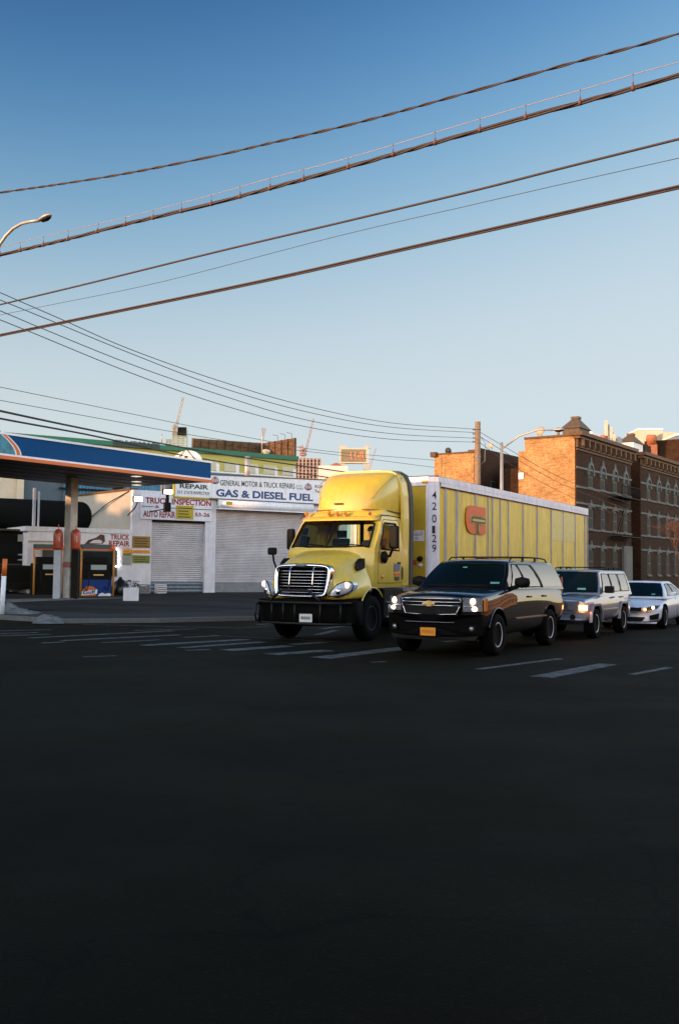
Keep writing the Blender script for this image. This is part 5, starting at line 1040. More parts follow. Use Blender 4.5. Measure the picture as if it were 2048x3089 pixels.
for k, (x, w_) in enumerate(((-.65, .14), (-1.42, .14), (-2.8, .11), (-3.80, .08), (-4.17, .09), (-4.82, .08), (-5.56, .08), (-6.93, .08), (-8.38, .08), (-9.93, .08), (-11.31, .08), (-12.85, .08), (-14.2, .12), (-14.56, .08))):
    for sg in (1, -1): m = MB(); m.prism([(x-w_/2, sg*1.296), (x+w_/2, sg*1.296), (x+w_/2-.02, sg*1.325), (x-w_/2+.02, sg*1.325)], 1.2, 3.84, axis='z'); m.build('side_rib', mat('grimy rib', (.46, .41, .40), .6, var=.15, vs=4, streak=.3), TR)
m = MB(); m.box(-Lt, -.05, 1.2, 1.33, 1.05, 1.197); m.box(-Lt, -.05, -1.33, -1.2, 1.05, 1.197); m.box(-Lt, 0, -1.199, 1.199, 1.08, 1.19); m.build('bottom_rail', WHT, TR)
for z, r in ((1.0, .5),):
    for x in (-11.4, -12.7):
        for y in (1.05, -1.05): wheel(TR, x, y, .5, .29, .5, RIM, 0, 0, True)
m = MB(); m.box(-13.3, -10.8, -.5, .5, .6, 1.05); m.build('bogie_frame', BLKP, TR)
for sg in (1, -1): m = MB(); m.box(-2.6, -2.45, sg*.8, sg*.95, .3, 1.1); m.build('landing_leg', GREYM, TR)
# pale repair sheets near the rear
m = MB(); m.box(-11.27, -9.97, 1.297, 1.304, 2.75, 3.75); m.box(-12.8, -11.36, 1.297, 1.304, 2.75, 3.75); m.build('pale_patch', mat('faded skin', (.82, .64, .22), .6, var=.1), TR)
# front wall fittings
m = MB(); m.box(.006, .014, .66, .98, 2.40, 2.68); p_ = m.build('height_notice', WSIGN, TR)
text('WATCH YOUR', p_, REDT, (.016, .69, 2.62), (0, 1, 0), (0, 0, 1), .26, .035, bold=.0, depth=0); text('HEIGHT', p_, REDT, (.016, .69, 2.54), (0, 1, 0), (0, 0, 1), .26, .06, bold=.02, depth=0); text("13'", p_, REDT, (.016, .71, 2.44), (0, 1, 0), (0, 0, 1), .1, .06, bold=.02, depth=0)
m = MB(); m.lathe([(.075, 0), (.075, .05), (0, .05)], (.006, .87, 1.93), 'x', 16); m.build('socket', BLKP, TR); m = MB(); m.lathe([(.06, 0), (.06, .03), (0, .03)], (.006, .88, 1.76), 'x', 16); m.build('socket', WHT, TR); m = MB(); m.box(.006, .03, .66, .76, 1.78, 1.9); m.build('red_label', REDL, TR)
m = MB(); m.box(.03, .06, .92, 1.08, 3.93, 4.0); m.build('marker_lamp', AMB, TR); m = MB(); m.box(.04, .06, .9, .98, 3.97, 4.03); 
# number down the corner chamfer
a_ = Vector((.02, 1.10, 0)); b_ = Vector((-.16, 1.315, 0)); U_ = (b_-a_).normalized(); N_ = U_.cross(Vector((0, 0, 1)))
z = 3.70
for ch, zt, hh in (('4', 3.71, .20), ('2', 3.42, .20), ('0', 3.10, .22), ('1', 2.80, .20), ('2', 2.57, .20), ('9', 2.31, .20)):
    text(ch, TR, INK, a_+U_*.10+Vector((0, 0, zt-hh+.0))+N_*.004, U_, (0, 0, 1), .12 if ch != '1' else .085, hh, name='number_digit', bold=.01)
# logo on the side (x, z)
def L2(pts, y0, y1, mt, nm, par=TR): m = MB(); m.prism(pts, y0, y1); return m.build(nm, mt, par)
lx = lambda u: -2.02-u*1.50   # u 0..1 left to right in the picture
lz = lambda v: 2.68+v*.80
lg = L2([(lx(a), lz(b)) for a, b in [(.18, 1.0), (1.0, 1.0), (1.0, .66), (.30, .66), (.22, .60), (.22, .42), (.30, .36), (.48, .36), (.48, .0), (.30, .0), (.16, .05), (.06, .18), (0, .38), (0, .68), (.06, .88)]], 1.326, 1.334, ORL, 'logo_c_shape')
L2([(lx(a), lz(b)) for a, b in [(.66, .34), (1.0, .34), (1.0, .04), (.92, 0), (.66, 0)]], 1.326, 1.334, ORL, 'logo_block', lg)
L2([(lx(a), lz(b)) for a, b in [(.28, .60), (1.0, .60), (1.0, .40), (.62, .40), (.62, 0), (.50, 0), (.50, .40), (.28, .40)]], 1.330, 1.338, BRL, 'logo_t_shape', lg)
L2([(lx(a), lz(b)) for a, b in [(.32, .54), (.96, .54), (.96, .46), (.32, .46)]], 1.339, 1.342, CRL, 'logo_bar', lg)
m = MB(); m.tube([(lx(a), 1.336, lz(b)) for a, b in [(1.0, .635), (.27, .635), (.245, .59), (.245, .41), (.28, .375), (.485, .375), (.485, 0)]], .014, 5); m.tube([(lx(a), 1.336, lz(b)) for a, b in [(.64, 0), (.64, .37), (1.0, .37)]], .014, 5); m.build('logo_outline', CRL, lg)

# ---- tractor
TK = thing('semi_tractor', 'yellow day cab semi tractor with a chrome grille, roof fairing and black bull bar', 'truck', TO, VROT+R(1.4))
def cabring(z, xf, w_, bow=.16, n_=10, xr=1.5, cornr=.10):
    pts = []
    for k in range(n_+1):
        u = -1+2*k/n_; pts.append(Vector((xf+bow*(1-abs(u)**2.4)-cornr*abs(u)**8, w_*u, z)))
    for k in range(1, 4): pts.append(Vector((xf-cornr+(xr-xf+cornr)*k/4, w_, z)))
    for k in range(3): pts.append(Vector((xr, w_*(1-k), z)))
    for k in range(1, 4): pts.append(Vector((xr+(xf-cornr-xr)*k/4, -w_, z)))
    return pts
RINGS = [(1.22, 3.50, 1.12), (1.35, 3.50, 1.15), (1.95, 3.50, 1.16), (2.12, 3.45, 1.15), (2.5, 3.16, 1.12), (2.80, 2.94, 1.08), (2.88, 2.92, 1.06), (3.0, 2.80, 1.02), (3.08, 2.55, .96), (3.1, 2.3, .8)]
m = MB(); m.loft([cabring(*q) for q in RINGS], smooth=True); cab = m.build('cab_shell', YEL, TK)
cut = []
m = MB(); m.loft([cabring(z, xf-.06, w_-.05, xr=1.55) for z, xf, w_ in ((1.30, 3.46, 1.12), (1.95, 3.46, 1.16), (2.12, 3.41, 1.15), (2.5, 3.12, 1.12), (2.80, 2.90, 1.08), (2.9, 2.84, 1.04), (2.98, 2.66, .98))]); c_ = m.build('cut', DARK); c_.parent = TK; cut.append(c_)
m = MB(); m.prism([(-1.02, 2.17), (1.02, 2.17), (.965, 2.72), (.90, 2.775), (-.90, 2.775), (-.965, 2.72)], 2.55, 4.0, axis='x'); c_ = m.build('cut', DARK); c_.parent = TK; cut.append(c_)
m = MB(); m.prism([(3.03, 2.12), (3.02, 2.2), (2.78, 2.70), (2.70, 2.745), (2.08, 2.745), (2.02, 2.68), (2.02, 2.10)], -1.4, 1.4); c_ = m.build('cut', DARK); c_.parent = TK; cut.append(c_)
m = MB(); m.prism(rrect(-.78, .78, 2.16, 2.78, .07), 1.2, 1.75, axis='x'); c_ = m.build('cut', DARK); c_.parent = TK; cut.append(c_)
cab.data.materials.append(TAN); bake(cab, cut); cab.data.set_sharp_from_angle(angle=R(35))
# windscreen glass in two halves, seals and divider
def wsx(y, z):
    zz = [(1.95, 3.50, 1.16), (2.12, 3.45, 1.15), (2.5, 3.16, 1.12), (2.80, 2.94, 1.08), (3.0, 2.8, 1.0)]
    for a, b in zip(zz, zz[1:]):
        if z <= b[0]: f_ = (z-a[0])/(b[0]-a[0]); xf = a[1]+(b[1]-a[1])*f_; w_ = a[2]+(b[2]-a[2])*f_; return xf+.16*(1-abs(y/w_)**2.4)-.1*abs(y/w_)**8
    return 2.8
for sg in (-1, 1):
    m = MB(); m.grid(lambda u, v: (lambda uu: Vector((wsx(sg*1.02*uu, 2.16+.62*v)-.012, sg*(1.02-.07*v)*uu, 2.16+.62*v)))(u if sg > 0 else 1-u), 10, 6); m.build('windscreen', GLASS, TK, fix=False)
sl_ = [(-1.03, 2.16), (-.5, 2.155), (0, 2.15), (.5, 2.155), (1.03, 2.16), (1.0, 2.45), (.97, 2.72), (.90, 2.785), (.5, 2.79), (0, 2.795), (-.5, 2.79), (-.90, 2.785), (-.97, 2.72), (-1.0, 2.45)]
m = MB(); m.tube([(wsx(y, z)+.004, y, z) for y, z in sl_], .026, 6, closed=True); m.tube([(wsx(0, 2.16+.12*k)+.0, 0, 2.16+.124*k) for k in range(6)], .02, 6); m.build('windscreen_seal', BLKP, TK)
m = MB(); m.tube([(wsx(.9, 2.2)+.03, .9, 2.19), (wsx(.3, 2.22)+.03, .3, 2.23)], .014, 5); m.build('wiper', BLKP, TK); m = MB(); m.tube([(wsx(-.1, 2.2)+.03, -.1, 2.19), (wsx(-.7, 2.22)+.03, -.7, 2.23)], .014, 5); m.build('wiper', BLKP, TK)
for sg in (1, -1):
    m = MB(); m.add([(3.03, sg*1.125, 2.12), (2.02, sg*1.125, 2.10), (2.02, sg*1.075, 2.74), (2.75, sg*1.075, 2.74)], [(3, 2, 1, 0) if sg < 0 else (0, 1, 2, 3)]); m.build('door_window', GLASS, TK, fix=False)
    m = MB(); m.tube([(3.03, sg*1.15, 2.12), (3.01, sg*1.145, 2.22), (2.78, sg*1.09, 2.70), (2.70, sg*1.085, 2.75), (2.08, sg*1.085, 2.75), (2.01, sg*1.09, 2.68), (2.01, sg*1.15, 2.10)], .022, 6, closed=True); m.build('door_window_seal', BLKP, TK)
    m = MB(); dl = [(3.17, 1.32), (3.16, 1.95), (3.10, 2.15), (2.86, 2.72), (2.74, 2.83), (1.92, 2.84), (1.86, 2.76), (1.82, 1.32)]
    def ydoor(z): 
        zz = RINGS
        for a, b in zip(zz, zz[1:]):
            if z <= b[0]: return a[2]+(b[2]-a[2])*(z-a[0])/(b[0]-a[0])
        return 1
    m.tube([(x, sg*(ydoor(z)+.001), z) for x, z in dl], .008, 5, closed=True); m.build('door_gap', BLKP, TK)
    m = MB(); m.tube([(2.95, sg*1.10, 2.86), (2.86, sg*1.07, 2.93), (2.4, sg*1.05, 2.945), (1.5, sg*1.05, 2.92)], .010, 5); m.build('drip_rail', BLKP, TK)
    m = MB(); m.box(1.95, 2.1, sg*1.155, sg*1.185, 1.78, 1.82); m.build('door_handle', BLKP, TK)
# sun shade lip and five amber markers on the visor
m = MB(); m.grid(lambda u, v: Vector((3.02+.0*v+.20*(1-abs(2*u-1)**2.4)-.05*abs(2*u-1)**6-.16*v, (2*u-1)*1.03, 2.80+.10*v)), 20, 3); m.build('visor_lip', YEL, TK, solid=.02, fix=False)
for y in (-.86, -.20, .02, .24, .86):
    m = MB(); m.lathe([(0, .06), (.03, .05), (.05, 0), (.05, -.03)], (0, 0, 0), 'x', 12); o = m.build('marker_lamp', AMB, TK); o.location = (3.0+.1*(1-abs(y)**2.4), y, 2.975); o.scale = (1.4, .6, 1.3)
# roof fairing
def fring(z, xf, w_, e_=2.6, n_=18, xr=1.52):
    pts = []
    for k in range(n_+1):
        u = -1+2*k/n_; u = math.copysign(abs(u)**.75, u); pts.append(Vector((xr+(xf-xr)*max(0, 1-abs(u)**e_)**(1/2.2), w_*u, z)))
    pts += [Vector((xr-.03, w_*.5, z)), Vector((xr-.03, -w_*.5, z))]
    return pts
FR = [(3.04, 2.90, 1.05), (3.12, 2.90, 1.06), (3.35, 2.84, 1.075), (3.6, 2.70, 1.08), (3.8, 2.50, 1.065), (3.95, 2.26, 1.03), (4.04, 2.0, .95), (4.085, 1.75, .82), (4.10, 1.6, .6)]
m = MB(); m.loft([fring(*q) for q in FR]); fa = m.build('roof_fairing', YEL, TK); fa.data.set_sharp_from_angle(angle=R(60))
CRS = mat('yellow paint shade', (.45, .34, .03), .4)
for sg in (1, -1): m = MB(); m.tube([(2.62, sg*.70, 3.35), (2.50, sg*.82, 3.55), (2.22, sg*.93, 3.78), (1.9, sg*.97, 3.95), (1.6, sg*.93, 4.05)], .010, 5); m.build('fairing_crease', CRS, TK)
m = MB(); m.tube([(2.90, -.3, 3.075), (2.86, .3, 3.075), (2.70, .75, 3.075), (2.3, .98, 3.07), (1.55, 1.07, 3.02)], .014, 5); m.tube([(2.90, -.3, 3.075), (2.72, -.75, 3.075), (2.3, -.98, 3.07), (1.55, -1.07, 3.02)], .014, 5); m.build('fairing_gap', mat('rust brown', (.2, .09, .03), .7), TK)
m = MB(); m.box(2.86, 2.915, -.17, .06, 3.20, 3.24); m.build('fairing_badge', CORN, TK)
m = MB(); m.tube([(1.62, 1.085, 3.0), (1.62, 1.09, 3.6), (1.62, 1.03, 3.93)], .012, 5); m.box(1.6, 1.7, 1.08, 1.11, 3.5, 3.53); m.build('fairing_hinge_line', BLKP, TK)
# yellow side extenders and dark rubber trim behind the cab
outl = [(1.14, 1.25), (1.15, 2.9), (1.13, 3.5), (1.08, 3.82), (.98, 4.0), (.80, 4.10), (.4, 4.13)]
ou = outl+[(-y, z) for y, z in reversed(outl)]; inn = [(y*.94, z if z < 1.3 else z-.06) for y, z in outl]; inn = inn+[(-y, z) for y, z in reversed(inn)]
def hoop(x0, x1, grow, mt, nm):
    m = MB(); O = [(y+math.copysign(grow, y), z+(grow if z > 3.9 else 0)) for y, z in ou]; n_ = len(O)
    vs = [(x0, *q) for q in O]+[(x0, *q) for q in inn]+[(x1, *q) for q in O]+[(x1, *q) for q in inn]
    fs = []
    for i in range(n_-1): j = i+1; fs += [(i, j, n_+j, n_+i), (2*n_+i, 3*n_+i, 3*n_+j, 2*n_+j), (i, 2*n_+i, 2*n_+j, j), (n_+i, n_+j, 3*n_+j, 3*n_+i)]
    for i in (0, n_-1): fs.append((i, n_+i, 3*n_+i, 2*n_+i))
    m.add(vs, fs, 0); return m.build(nm, mt, TK)
hoop(1.18, 1.38, .03, mat('black rubber trim', (.018, .022, .025), .6), 'cab_trim'); hoop(1.383, 1.75, -.003, YEL, 'side_extender')
# bonnet and front wings
def hs(x, pts): return half(pts, x)
HS = [hs(3.42, [(0, .95), (.9, .95), (1.18, .95), (1.20, 1.15), (1.17, 1.36), (1.08, 1.62), (1.02, 1.88), (.86, 2.05), (.5, 2.12), (0, 2.13)]),
      hs(3.60, [(0, .95), (.9, .95), (1.19, .95), (1.21, 1.15), (1.18, 1.38), (1.06, 1.60), (.97, 1.85), (.80, 2.02), (.46, 2.09), (0, 2.10)]),
      hs(3.95, [(0, .95), (.9, .95), (1.20, .95), (1.22, 1.14), (1.18, 1.37), (1.02, 1.55), (.88, 1.76), (.72, 1.93), (.42, 2.01), (0, 2.02)]),
      hs(4.30, [(0, .95), (.9, .95), (1.16, .95), (1.18, 1.12), (1.12, 1.32), (.95, 1.48), (.81, 1.66), (.68, 1.82), (.40, 1.90), (0, 1.92)]),
      hs(4.48, [(0, .95), (.8, .95), (1.05, .95), (1.06, 1.08), (1.00, 1.24), (.87, 1.38), (.77, 1.56), (.66, 1.72), (.40, 1.80), (0, 1.82)]),
      hs(4.58, [(0, .95), (.7, .95), (.90, .95), (.91, 1.04), (.86, 1.16), (.79, 1.30), (.73, 1.48), (.64, 1.62), (.38, 1.70), (0, 1.73)]),
      hs(4.62, [(0, .98), (.6, .98), (.80, .98), (.81, 1.04), (.78, 1.14), (.74, 1.28), (.70, 1.45), (.62, 1.58), (.37, 1.66), (0, 1.69)])]
m = MB(); m.loft(HS); hd = m.build('bonnet', YEL, TK, sub=2); cut = []
for sg in (1, -1):
    m = MB(); m.lathe([(.64, 0), (.64, .8)], (0, 0, 0), 'y', 48); c_ = m.build('cut', DARK); c_.parent = TK; c_.location = (3.52, .72 if sg > 0 else -1.52, .56); cut.append(c_)
hd.data.materials.append(DARK); bake(hd, cut); 
for p in hd.data.polygons: p.use_smooth = True
hd.data.set_sharp_from_angle(angle=R(35))
for sg in (1, -1):
    m = MB(); m.tube([(3.52+.66*math.cos(R(a)), sg*1.195, .56+.66*math.sin(R(a))) for a in range(32, 149, 9)], .022, 6); m.build('arch_lip', YEL, TK)
    m = MB(); pv = [(3.66, 1.66), (3.99, 1.60), (3.93, 1.78), (3.78, 1.88), (3.66, 1.89)]; m.prism(pv, sg*.93, sg*1.058); m.build('bonnet_vent', BLKP, TK, bevel=.01)
# grille
GO = [(-.52, 1.765), (.52, 1.765), (.70, 1.70), (.755, 1.60), (.735, 1.30), (.68, 1.05), (.62, .985), (-.62, .985), (-.68, 1.05), (-.735, 1.30), (-.755, 1.60), (-.70, 1.70)]
GI = [(-.50, 1.665), (.50, 1.665), (.615, 1.64), (.645, 1.57), (.63, 1.30), (.59, 1.09), (.56, 1.055), (-.56, 1.055), (-.59, 1.09), (-.63, 1.30), (-.645, 1.57), (-.615, 1.64)]
gx = lambda y, z: 4.84-.14*(z-1.0)-.10*abs(y)**2
m = MB(); n_ = len(GO); vs = [Vector((gx(y, z), y, z)) for y, z in GO]+[Vector((gx(y, z)+.035, y*.5+yi*.5, z*.5+zi*.5)) for (y, z), (yi, zi) in zip(GO, GI)]+[Vector((gx(y, z)-.01, y, z)) for y, z in GI]+[Vector((gx(y, z)-.14, y, z)) for y, z in GO]
fs = []
for a in (0, 1): fs += [(a*n_+i, a*n_+(i+1) % n_, (a+1)*n_+(i+1) % n_, (a+1)*n_+i) for i in range(n_)]
fs += [(i, 3*n_+i, 3*n_+(i+1) % n_, (i+1) % n_) for i in range(n_)]
m.add(vs, fs, 0, True); gr = m.build('grille', CHR, TK, sub=2)
m = MB(); m.add([Vector((gx(y, z)-.05, y, z)) for y, z in GI], [tuple(range(n_))]); m.build('grille_mesh', DARK, gr, fix=False)
for k in range(8):
    z = 1.105+k*.068; hw = .60+.035*(k/7); m = MB(); m.tube([(gx(y, z)-.02, y, z) for y in [hw*(-1+j/4) for j in range(9)]], .0065, 6); m.build('grille_bar', CHR, gr)
for y in (-.30, .30): m = MB(); m.tube([(gx(y, z)-.012, y*1.0, z) for z in (1.06, 1.3, 1.5, 1.66)], .015, 6); m.build('grille_upright', CHR, gr)
m = MB(); m.lathe([(0, .012), (.10, .01), (.11, 0), (.11, -.01)], (0, 0, 0), 'x', 24); o = m.build('grille_badge', GREYM, gr); o.location = (gx(0, 1.715)+.035, 0, 1.715); o.scale = (1, 1.25, .32)
# headlights
for sg in (1, -1):
    hp = [(.745, 1.02), (.92, 1.035), (1.06, 1.085), (1.14, 1.16), (1.165, 1.27), (1.13, 1.35), (1.03, 1.36), (.90, 1.29), (.80, 1.16)]
    hx = lambda y: 4.83-1.1*max(0, y-.74)**1.25
    n_ = len(hp); cc = (.95, 1.19); m = MB(); vs = [Vector((hx(y)-.01, sg*y, z)) for y, z in hp]+[Vector((hx(cc[0]+(y-cc[0])*.75)+.045, sg*(cc[0]+(y-cc[0])*.75), cc[1]+(z-cc[1])*.75)) for y, z in hp]+[Vector((hx(y)-.25, sg*y, z)) for y, z in hp]+[Vector((hx(cc[0])+.055, sg*cc[0], cc[1]))]
    m.add(vs, [(i, (i+1) % n_, n_+(i+1) % n_, n_+i) for i in range(n_)]+[(i, 2*n_+i, 2*n_+(i+1) % n_, (i+1) % n_) for i in range(n_)]+[(n_+i, n_+(i+1) % n_, 3*n_) for i in range(n_)], 0, True)
    h = m.build('headlight', mat('truck lamp lens', (.62, .65, .70), .2, .1, var=.35, vs=25, coat=1), TK)
    m = MB(); m.lathe([(0, .02), (.05, .015), (.075, -.01)], (0, 0, 0), 'x', 14); o = m.build('signal_bulb', mat('warm reflector', (1, .5, .3), .3, emit=(1, .45, .3), es=1.6), h); o.location = (hx(1.07)+.05, sg*1.07, 1.28)
    m = MB(); m.lathe([(0, .02), (.06, .012), (.075, -.01)], (0, 0, 0), 'x', 14); o = m.build('bulb', CHR, h); o.location = (hx(.92)+.05, sg*.92, 1.14)
    m = MB(); m.tube([(hx(y)-.005, sg*y, z) for y, z in hp], .014, 5, closed=True); m.build('lamp_surround', BLKP, h)
# bumper, plate, bull bar
def bsec(y, x, z0, z1): return [Vector((x, y, z0)), Vector((x+.05, y, z0+.12)), Vector((x+.05, y, z1-.1)), Vector((x-.02, y, z1)), Vector((x-.35, y, z1)), Vector((x-.35, y, z0))]
ys = [-1.24, -1.15, -.95, -.7, -.35, 0, .35, .7, .95, 1.15, 1.24]
m = MB(); m.loft([bsec(y, 4.86-.42*(abs(y)/1.24)**2.6, .36+.02*abs(y), .96-.03*abs(y)) for y in ys]); m.build('bumper', mat('unlit black bumper', (.003, .003, .0025), .75, var=.3, spec=.06), TK)
for sg in (1, -1): m = MB(); m.prism([(4.6, .40), (4.6, .94), (4.28, .94), (4.20, .78), (4.16, .40)], sg*1.0, sg*1.23); m.build('bumper_end', mat('unlit black bumper', (.003, .003, .0025), .75), TK, bevel=.03)
m = MB(); m.box(5.04, 5.055, .14, .46, .46, .64); pl = m.build('licence_plate', WHPL, TK); m = MB(); m.box(5.056, 5.059, .18, .42, .52, .585); m.build('plate_number', GREYM, pl)
BB = mat('bull bar steel', (.006, .006, .005), .5, .0, spec=.3)
m = MB(); m.tube([(4.97, -.66, .90), (5.0, -.56, 1.0), (5.0, -.36, 1.15), (5.0, .30, 1.16), (5.0, .52, 1.0), (4.97, .62, .90)], .032, 8); m.build('bull_bar_hoop', BB, TK)
for z in (.88, .42): m = MB(); m.tube([(4.62, -1.2, z), (4.82, -1.08, z), (4.98, -.8, z), (5.03, 0, z), (4.98, .8, z), (4.82, 1.08, z), (4.62, 1.2, z)], .028, 8); m.build('bull_bar_rail', BB, TK)
for y in (-1.05, -.62, -.30, .0, .62, 1.05): m = MB(); x = 5.02-.16*abs(y)**3; m.tube([(x, y, .42), (x, y, .89)], .022, 8); m.build('bull_bar_upright', BB, TK)
m = MB(); m.tube([(4.80, -1.0, .88), (4.98, -1.04, .82), (5.0, -1.05, .6), (4.98, -1.04, .47), (4.80, -1.0, .42)], .025, 8); m.build('bull_bar_side_loop', BB, TK)
# mirrors
nm = FT.onY(1179, 1631, 1.42)
m = MB(); m.box(-.07, .07, -.12, .12, -.27, .27); o = m.build('mirror', BLKP, TK, bevel=.05, seg=3); o.location = (nm.x, 1.42, 2.40)
m = MB(); m.tube([(2.95, 1.16, 1.93), (2.8, 1.28, 1.96), (nm.x+.05, 1.40, 2.12)], .035, 8); m.build('mirror_arm', BLKP, TK); m = MB(); m.lathe([(0, -.03), (.13, -.02), (.15, .05), (.08, .1), (0, .1)], (0, 0, 0), 'y', 16); o = m.build('mirror_base', BLKP, TK); o.location = (2.93, 1.17, 1.93)
m = MB(); m.box(-.07, .07, -.10, .10, -.26, .26); o = m.build('mirror', BLKP, TK, bevel=.05, seg=3); fm = FT.onX(872, 1631, 3.05); o.location = (3.05, fm.y, 2.36)
m = MB(); m.tube([(3.1, -1.14, 2.0), (3.08, fm.y+.05, 2.15)], .03, 8); m.build('mirror_arm', BLKP, TK)
hm = FT.onX(812, 1663, 4.25); hb = FT.onX(824, 1722, 4.35)
m = MB(); m.box(-.05, .05, -.12, .12, -.085, .085); o = m.build('bonnet_mirror', BLKP, TK, bevel=.045, seg=4); o.location = (4.25, hm.y, hm.z)
m = MB(); m.tube([(4.25, hm.y+.02, hm.z-.08), (4.3, hm.y*.6+hb.y*.4, hm.z*.5+hb.z*.5), (4.35, hb.y+.02, hb.z), (4.35, -.95, hb.z-.35)], .025, 7); m.build('bonnet_mirror_arm', BLKP, TK)
# door logo, side lamps, steps, tank, chassis
dlg = L2([(2.30, 1.60), (2.05, 1.60), (1.98, 1.62), (1.95, 1.78), (2.30, 1.78)], 1.164, 1.170, mat('door logo grey blue', (.12, .15, .2), .5), 'door_logo', TK)
L2([(2.28, 1.50), (1.97, 1.50), (1.97, 1.56), (2.28, 1.56)], 1.164, 1.170, ORL, 'door_logo_band', dlg); L2([(2.24, 1.38), (2.02, 1.38), (1.99, 1.47), (2.27, 1.47)], 1.164, 1.170, INK, 'door_logo_block', dlg); L2([(1.86, 1.40), (1.80, 1.40), (1.77, 1.5), (1.78, 1.68), (1.84, 1.72), (1.87, 1.6)], 1.164, 1.170, INK, 'door_logo_oval', dlg)
m = MB(); m.lathe([(0, .03), (.045, .02), (.05, 0)], (0, 0, 0), 'y', 12); o = m.build('side_marker', AMB, TK); o.location = (2.95, 1.16, 1.47)
m = MB(); m.box(2.93, 3.06, 1.158, 1.17, 1.82, 1.92); m.build('red_label', REDL, TK)
for sg in (1, -1):
    m = MB(); m.lathe([(.30, 0), (.31, .02), (.31, 1.1), (.30, 1.12)], (1.45, sg*.86, .68), 'x', 26); m.build('fuel_tank', mat('brushed tank', (.3, .3, .3), .4, .8), TK)
    m = MB(); m.box(1.7, 2.8, sg*.8, sg*1.14, .45, 1.19); m.build('step_box', BLKP, TK, bevel=.03)
    for z in (.5, .85): m = MB(); m.box(1.85, 2.7, sg*1.143, sg*1.19, z, z+.04); m.build('step', GREYM, TK)
m = MB(); m.box(-2.3, 4.4, .3, .42, .75, 1.0); m.box(-2.3, 4.4, -.42, -.3, .75, 1.0); m.build('chassis_rail', BLKP, TK)
for x in (3.52,):
    for y in (1.04, -1.04): wheel(TK, x, y, .52, .29, .30, mat('dark hub', (.012, .012, .011), .6, .0), 0, 0, True)
for x in (-.6, -1.9):
    for y in (.95, -.95): wheel(TK, x, y, .51, .29, .56, RIM, 0, 0, True)
m = MB(); m.tube([(1.2, -.9, 1.0), (1.2, -.9, 2.0)], .07, 10); m.build('exhaust', GREYM, TK)
# cab interior
m = MB(); m.box(1.58, 3.35, -1.05, 1.05, 1.31, 1.36); m.build('cab_floor', SEATM, TK)
m = MB(); m.prism([(3.38, 1.37), (3.38, 2.08), (3.25, 2.19), (2.98, 2.17), (2.90, 1.98), (3.0, 1.8), (3.0, 1.37)], -1.06, 1.06); m.build('dashboard', SEATM, TK, bevel=.03)
for y, nm_ in ((.52, 'driver'), (-.52, 'passenger')):
    m = MB(); m.box(1.95, 2.45, y-.25, y+.25, 1.62, 1.76); m.box(2.05, 2.35, y-.15, y+.15, 1.365, 1.615); m.prism([(2.08, 1.765), (1.95, 1.765), (1.78, 2.40), (1.88, 2.42)], y-.23, y+.23); m.prism([(1.86, 2.43), (1.78, 2.43), (1.76, 2.62), (1.84, 2.62)], y-.13, y+.13); m.build('seat', SEATM, TK, bevel=.03)
m = MB(); q = Matrix.Rotation(R(-35), 4, 'Y'); m.tube([Vector((2.78, .52, 2.06))+(q @ Vector((.21*math.cos(R(a)), .21*math.sin(R(a)), 0))) for a in range(0, 360, 20)], .016, 6, closed=True); m.tube([(2.78, .52, 2.06), (2.95, .52, 1.9)], .03, 6); m.tube([(2.78, .31, 2.06), (2.78, .73, 2.06)], .014, 5); m.build('steering_wheel', BLKP, TK)
# rear wall opening is framed
m = MB(); rr = rrect(-.80, .80, 2.14, 2.80, .08); m.tube([(1.53, y, z) for y, z in rr], .02, 5, closed=True); m.build('rear_window_seal', BLKP, TK)
m = MB(); m.add([(1.525, -.78, 2.16), (1.525, .78, 2.16), (1.525, .78, 2.78), (1.525, -.78, 2.78)], [(0, 1, 2, 3)]); m.build('rear_window', GLASS, TK, fix=False)
m = MB(); m.box(1.56, 1.60, -.12, -.03, 2.1, 2.85); m.build('rear_window_bar', BLKP, TK)

# ---- driver
def skinbody(name, joints, edges, mt, loc, rot, sub=2, scale=1):
    me = bpy.data.meshes.new(name); me.from_pydata([j[0] for j in joints], edges, []); o = bpy.data.objects.new(name, me); COL.objects.link(o)
    sk = o.modifiers.new('k', 'SKIN'); sk.use_smooth_shade = True
    for v, j in zip(me.skin_vertices[0].data, joints): v.radius = (j[1], j[2] if len(j) > 2 else j[1])
    me.skin_vertices[0].data[0].use_root = True
    u = o.modifiers.new('u', 'SUBSURF'); u.levels = u.render_levels = sub; bake(o); o.location = loc; o.rotation_euler = (0, 0, rot); o.data.materials.clear(); o.data.materials.append(mt)
    for p in o.data.polygons: p.use_smooth = True
    return o
J_ = []; E_ = []
def jt(p, r, r2=None, par=None):
    J_.append((p, r, r2 or r)); i = len(J_)-1
    if par is not None: E_.append((par, i))
    return i
pel = jt((0, 0, .12), .14, .17); bel = jt((-.03, 0, .30), .13, .16, pel); ch = jt((-.04, 0, .50), .14, .18, bel); nk = jt((-.02, 0, .64), .06, .06, ch); hd0 = jt((0, 0, .72), .065, .06, nk); hd1 = jt((.015, 0, .81), .095, .08, hd0); hd2 = jt((.0, 0, .89), .07, .06, hd1); jt((.085, 0, .79), .025, .02, hd1)
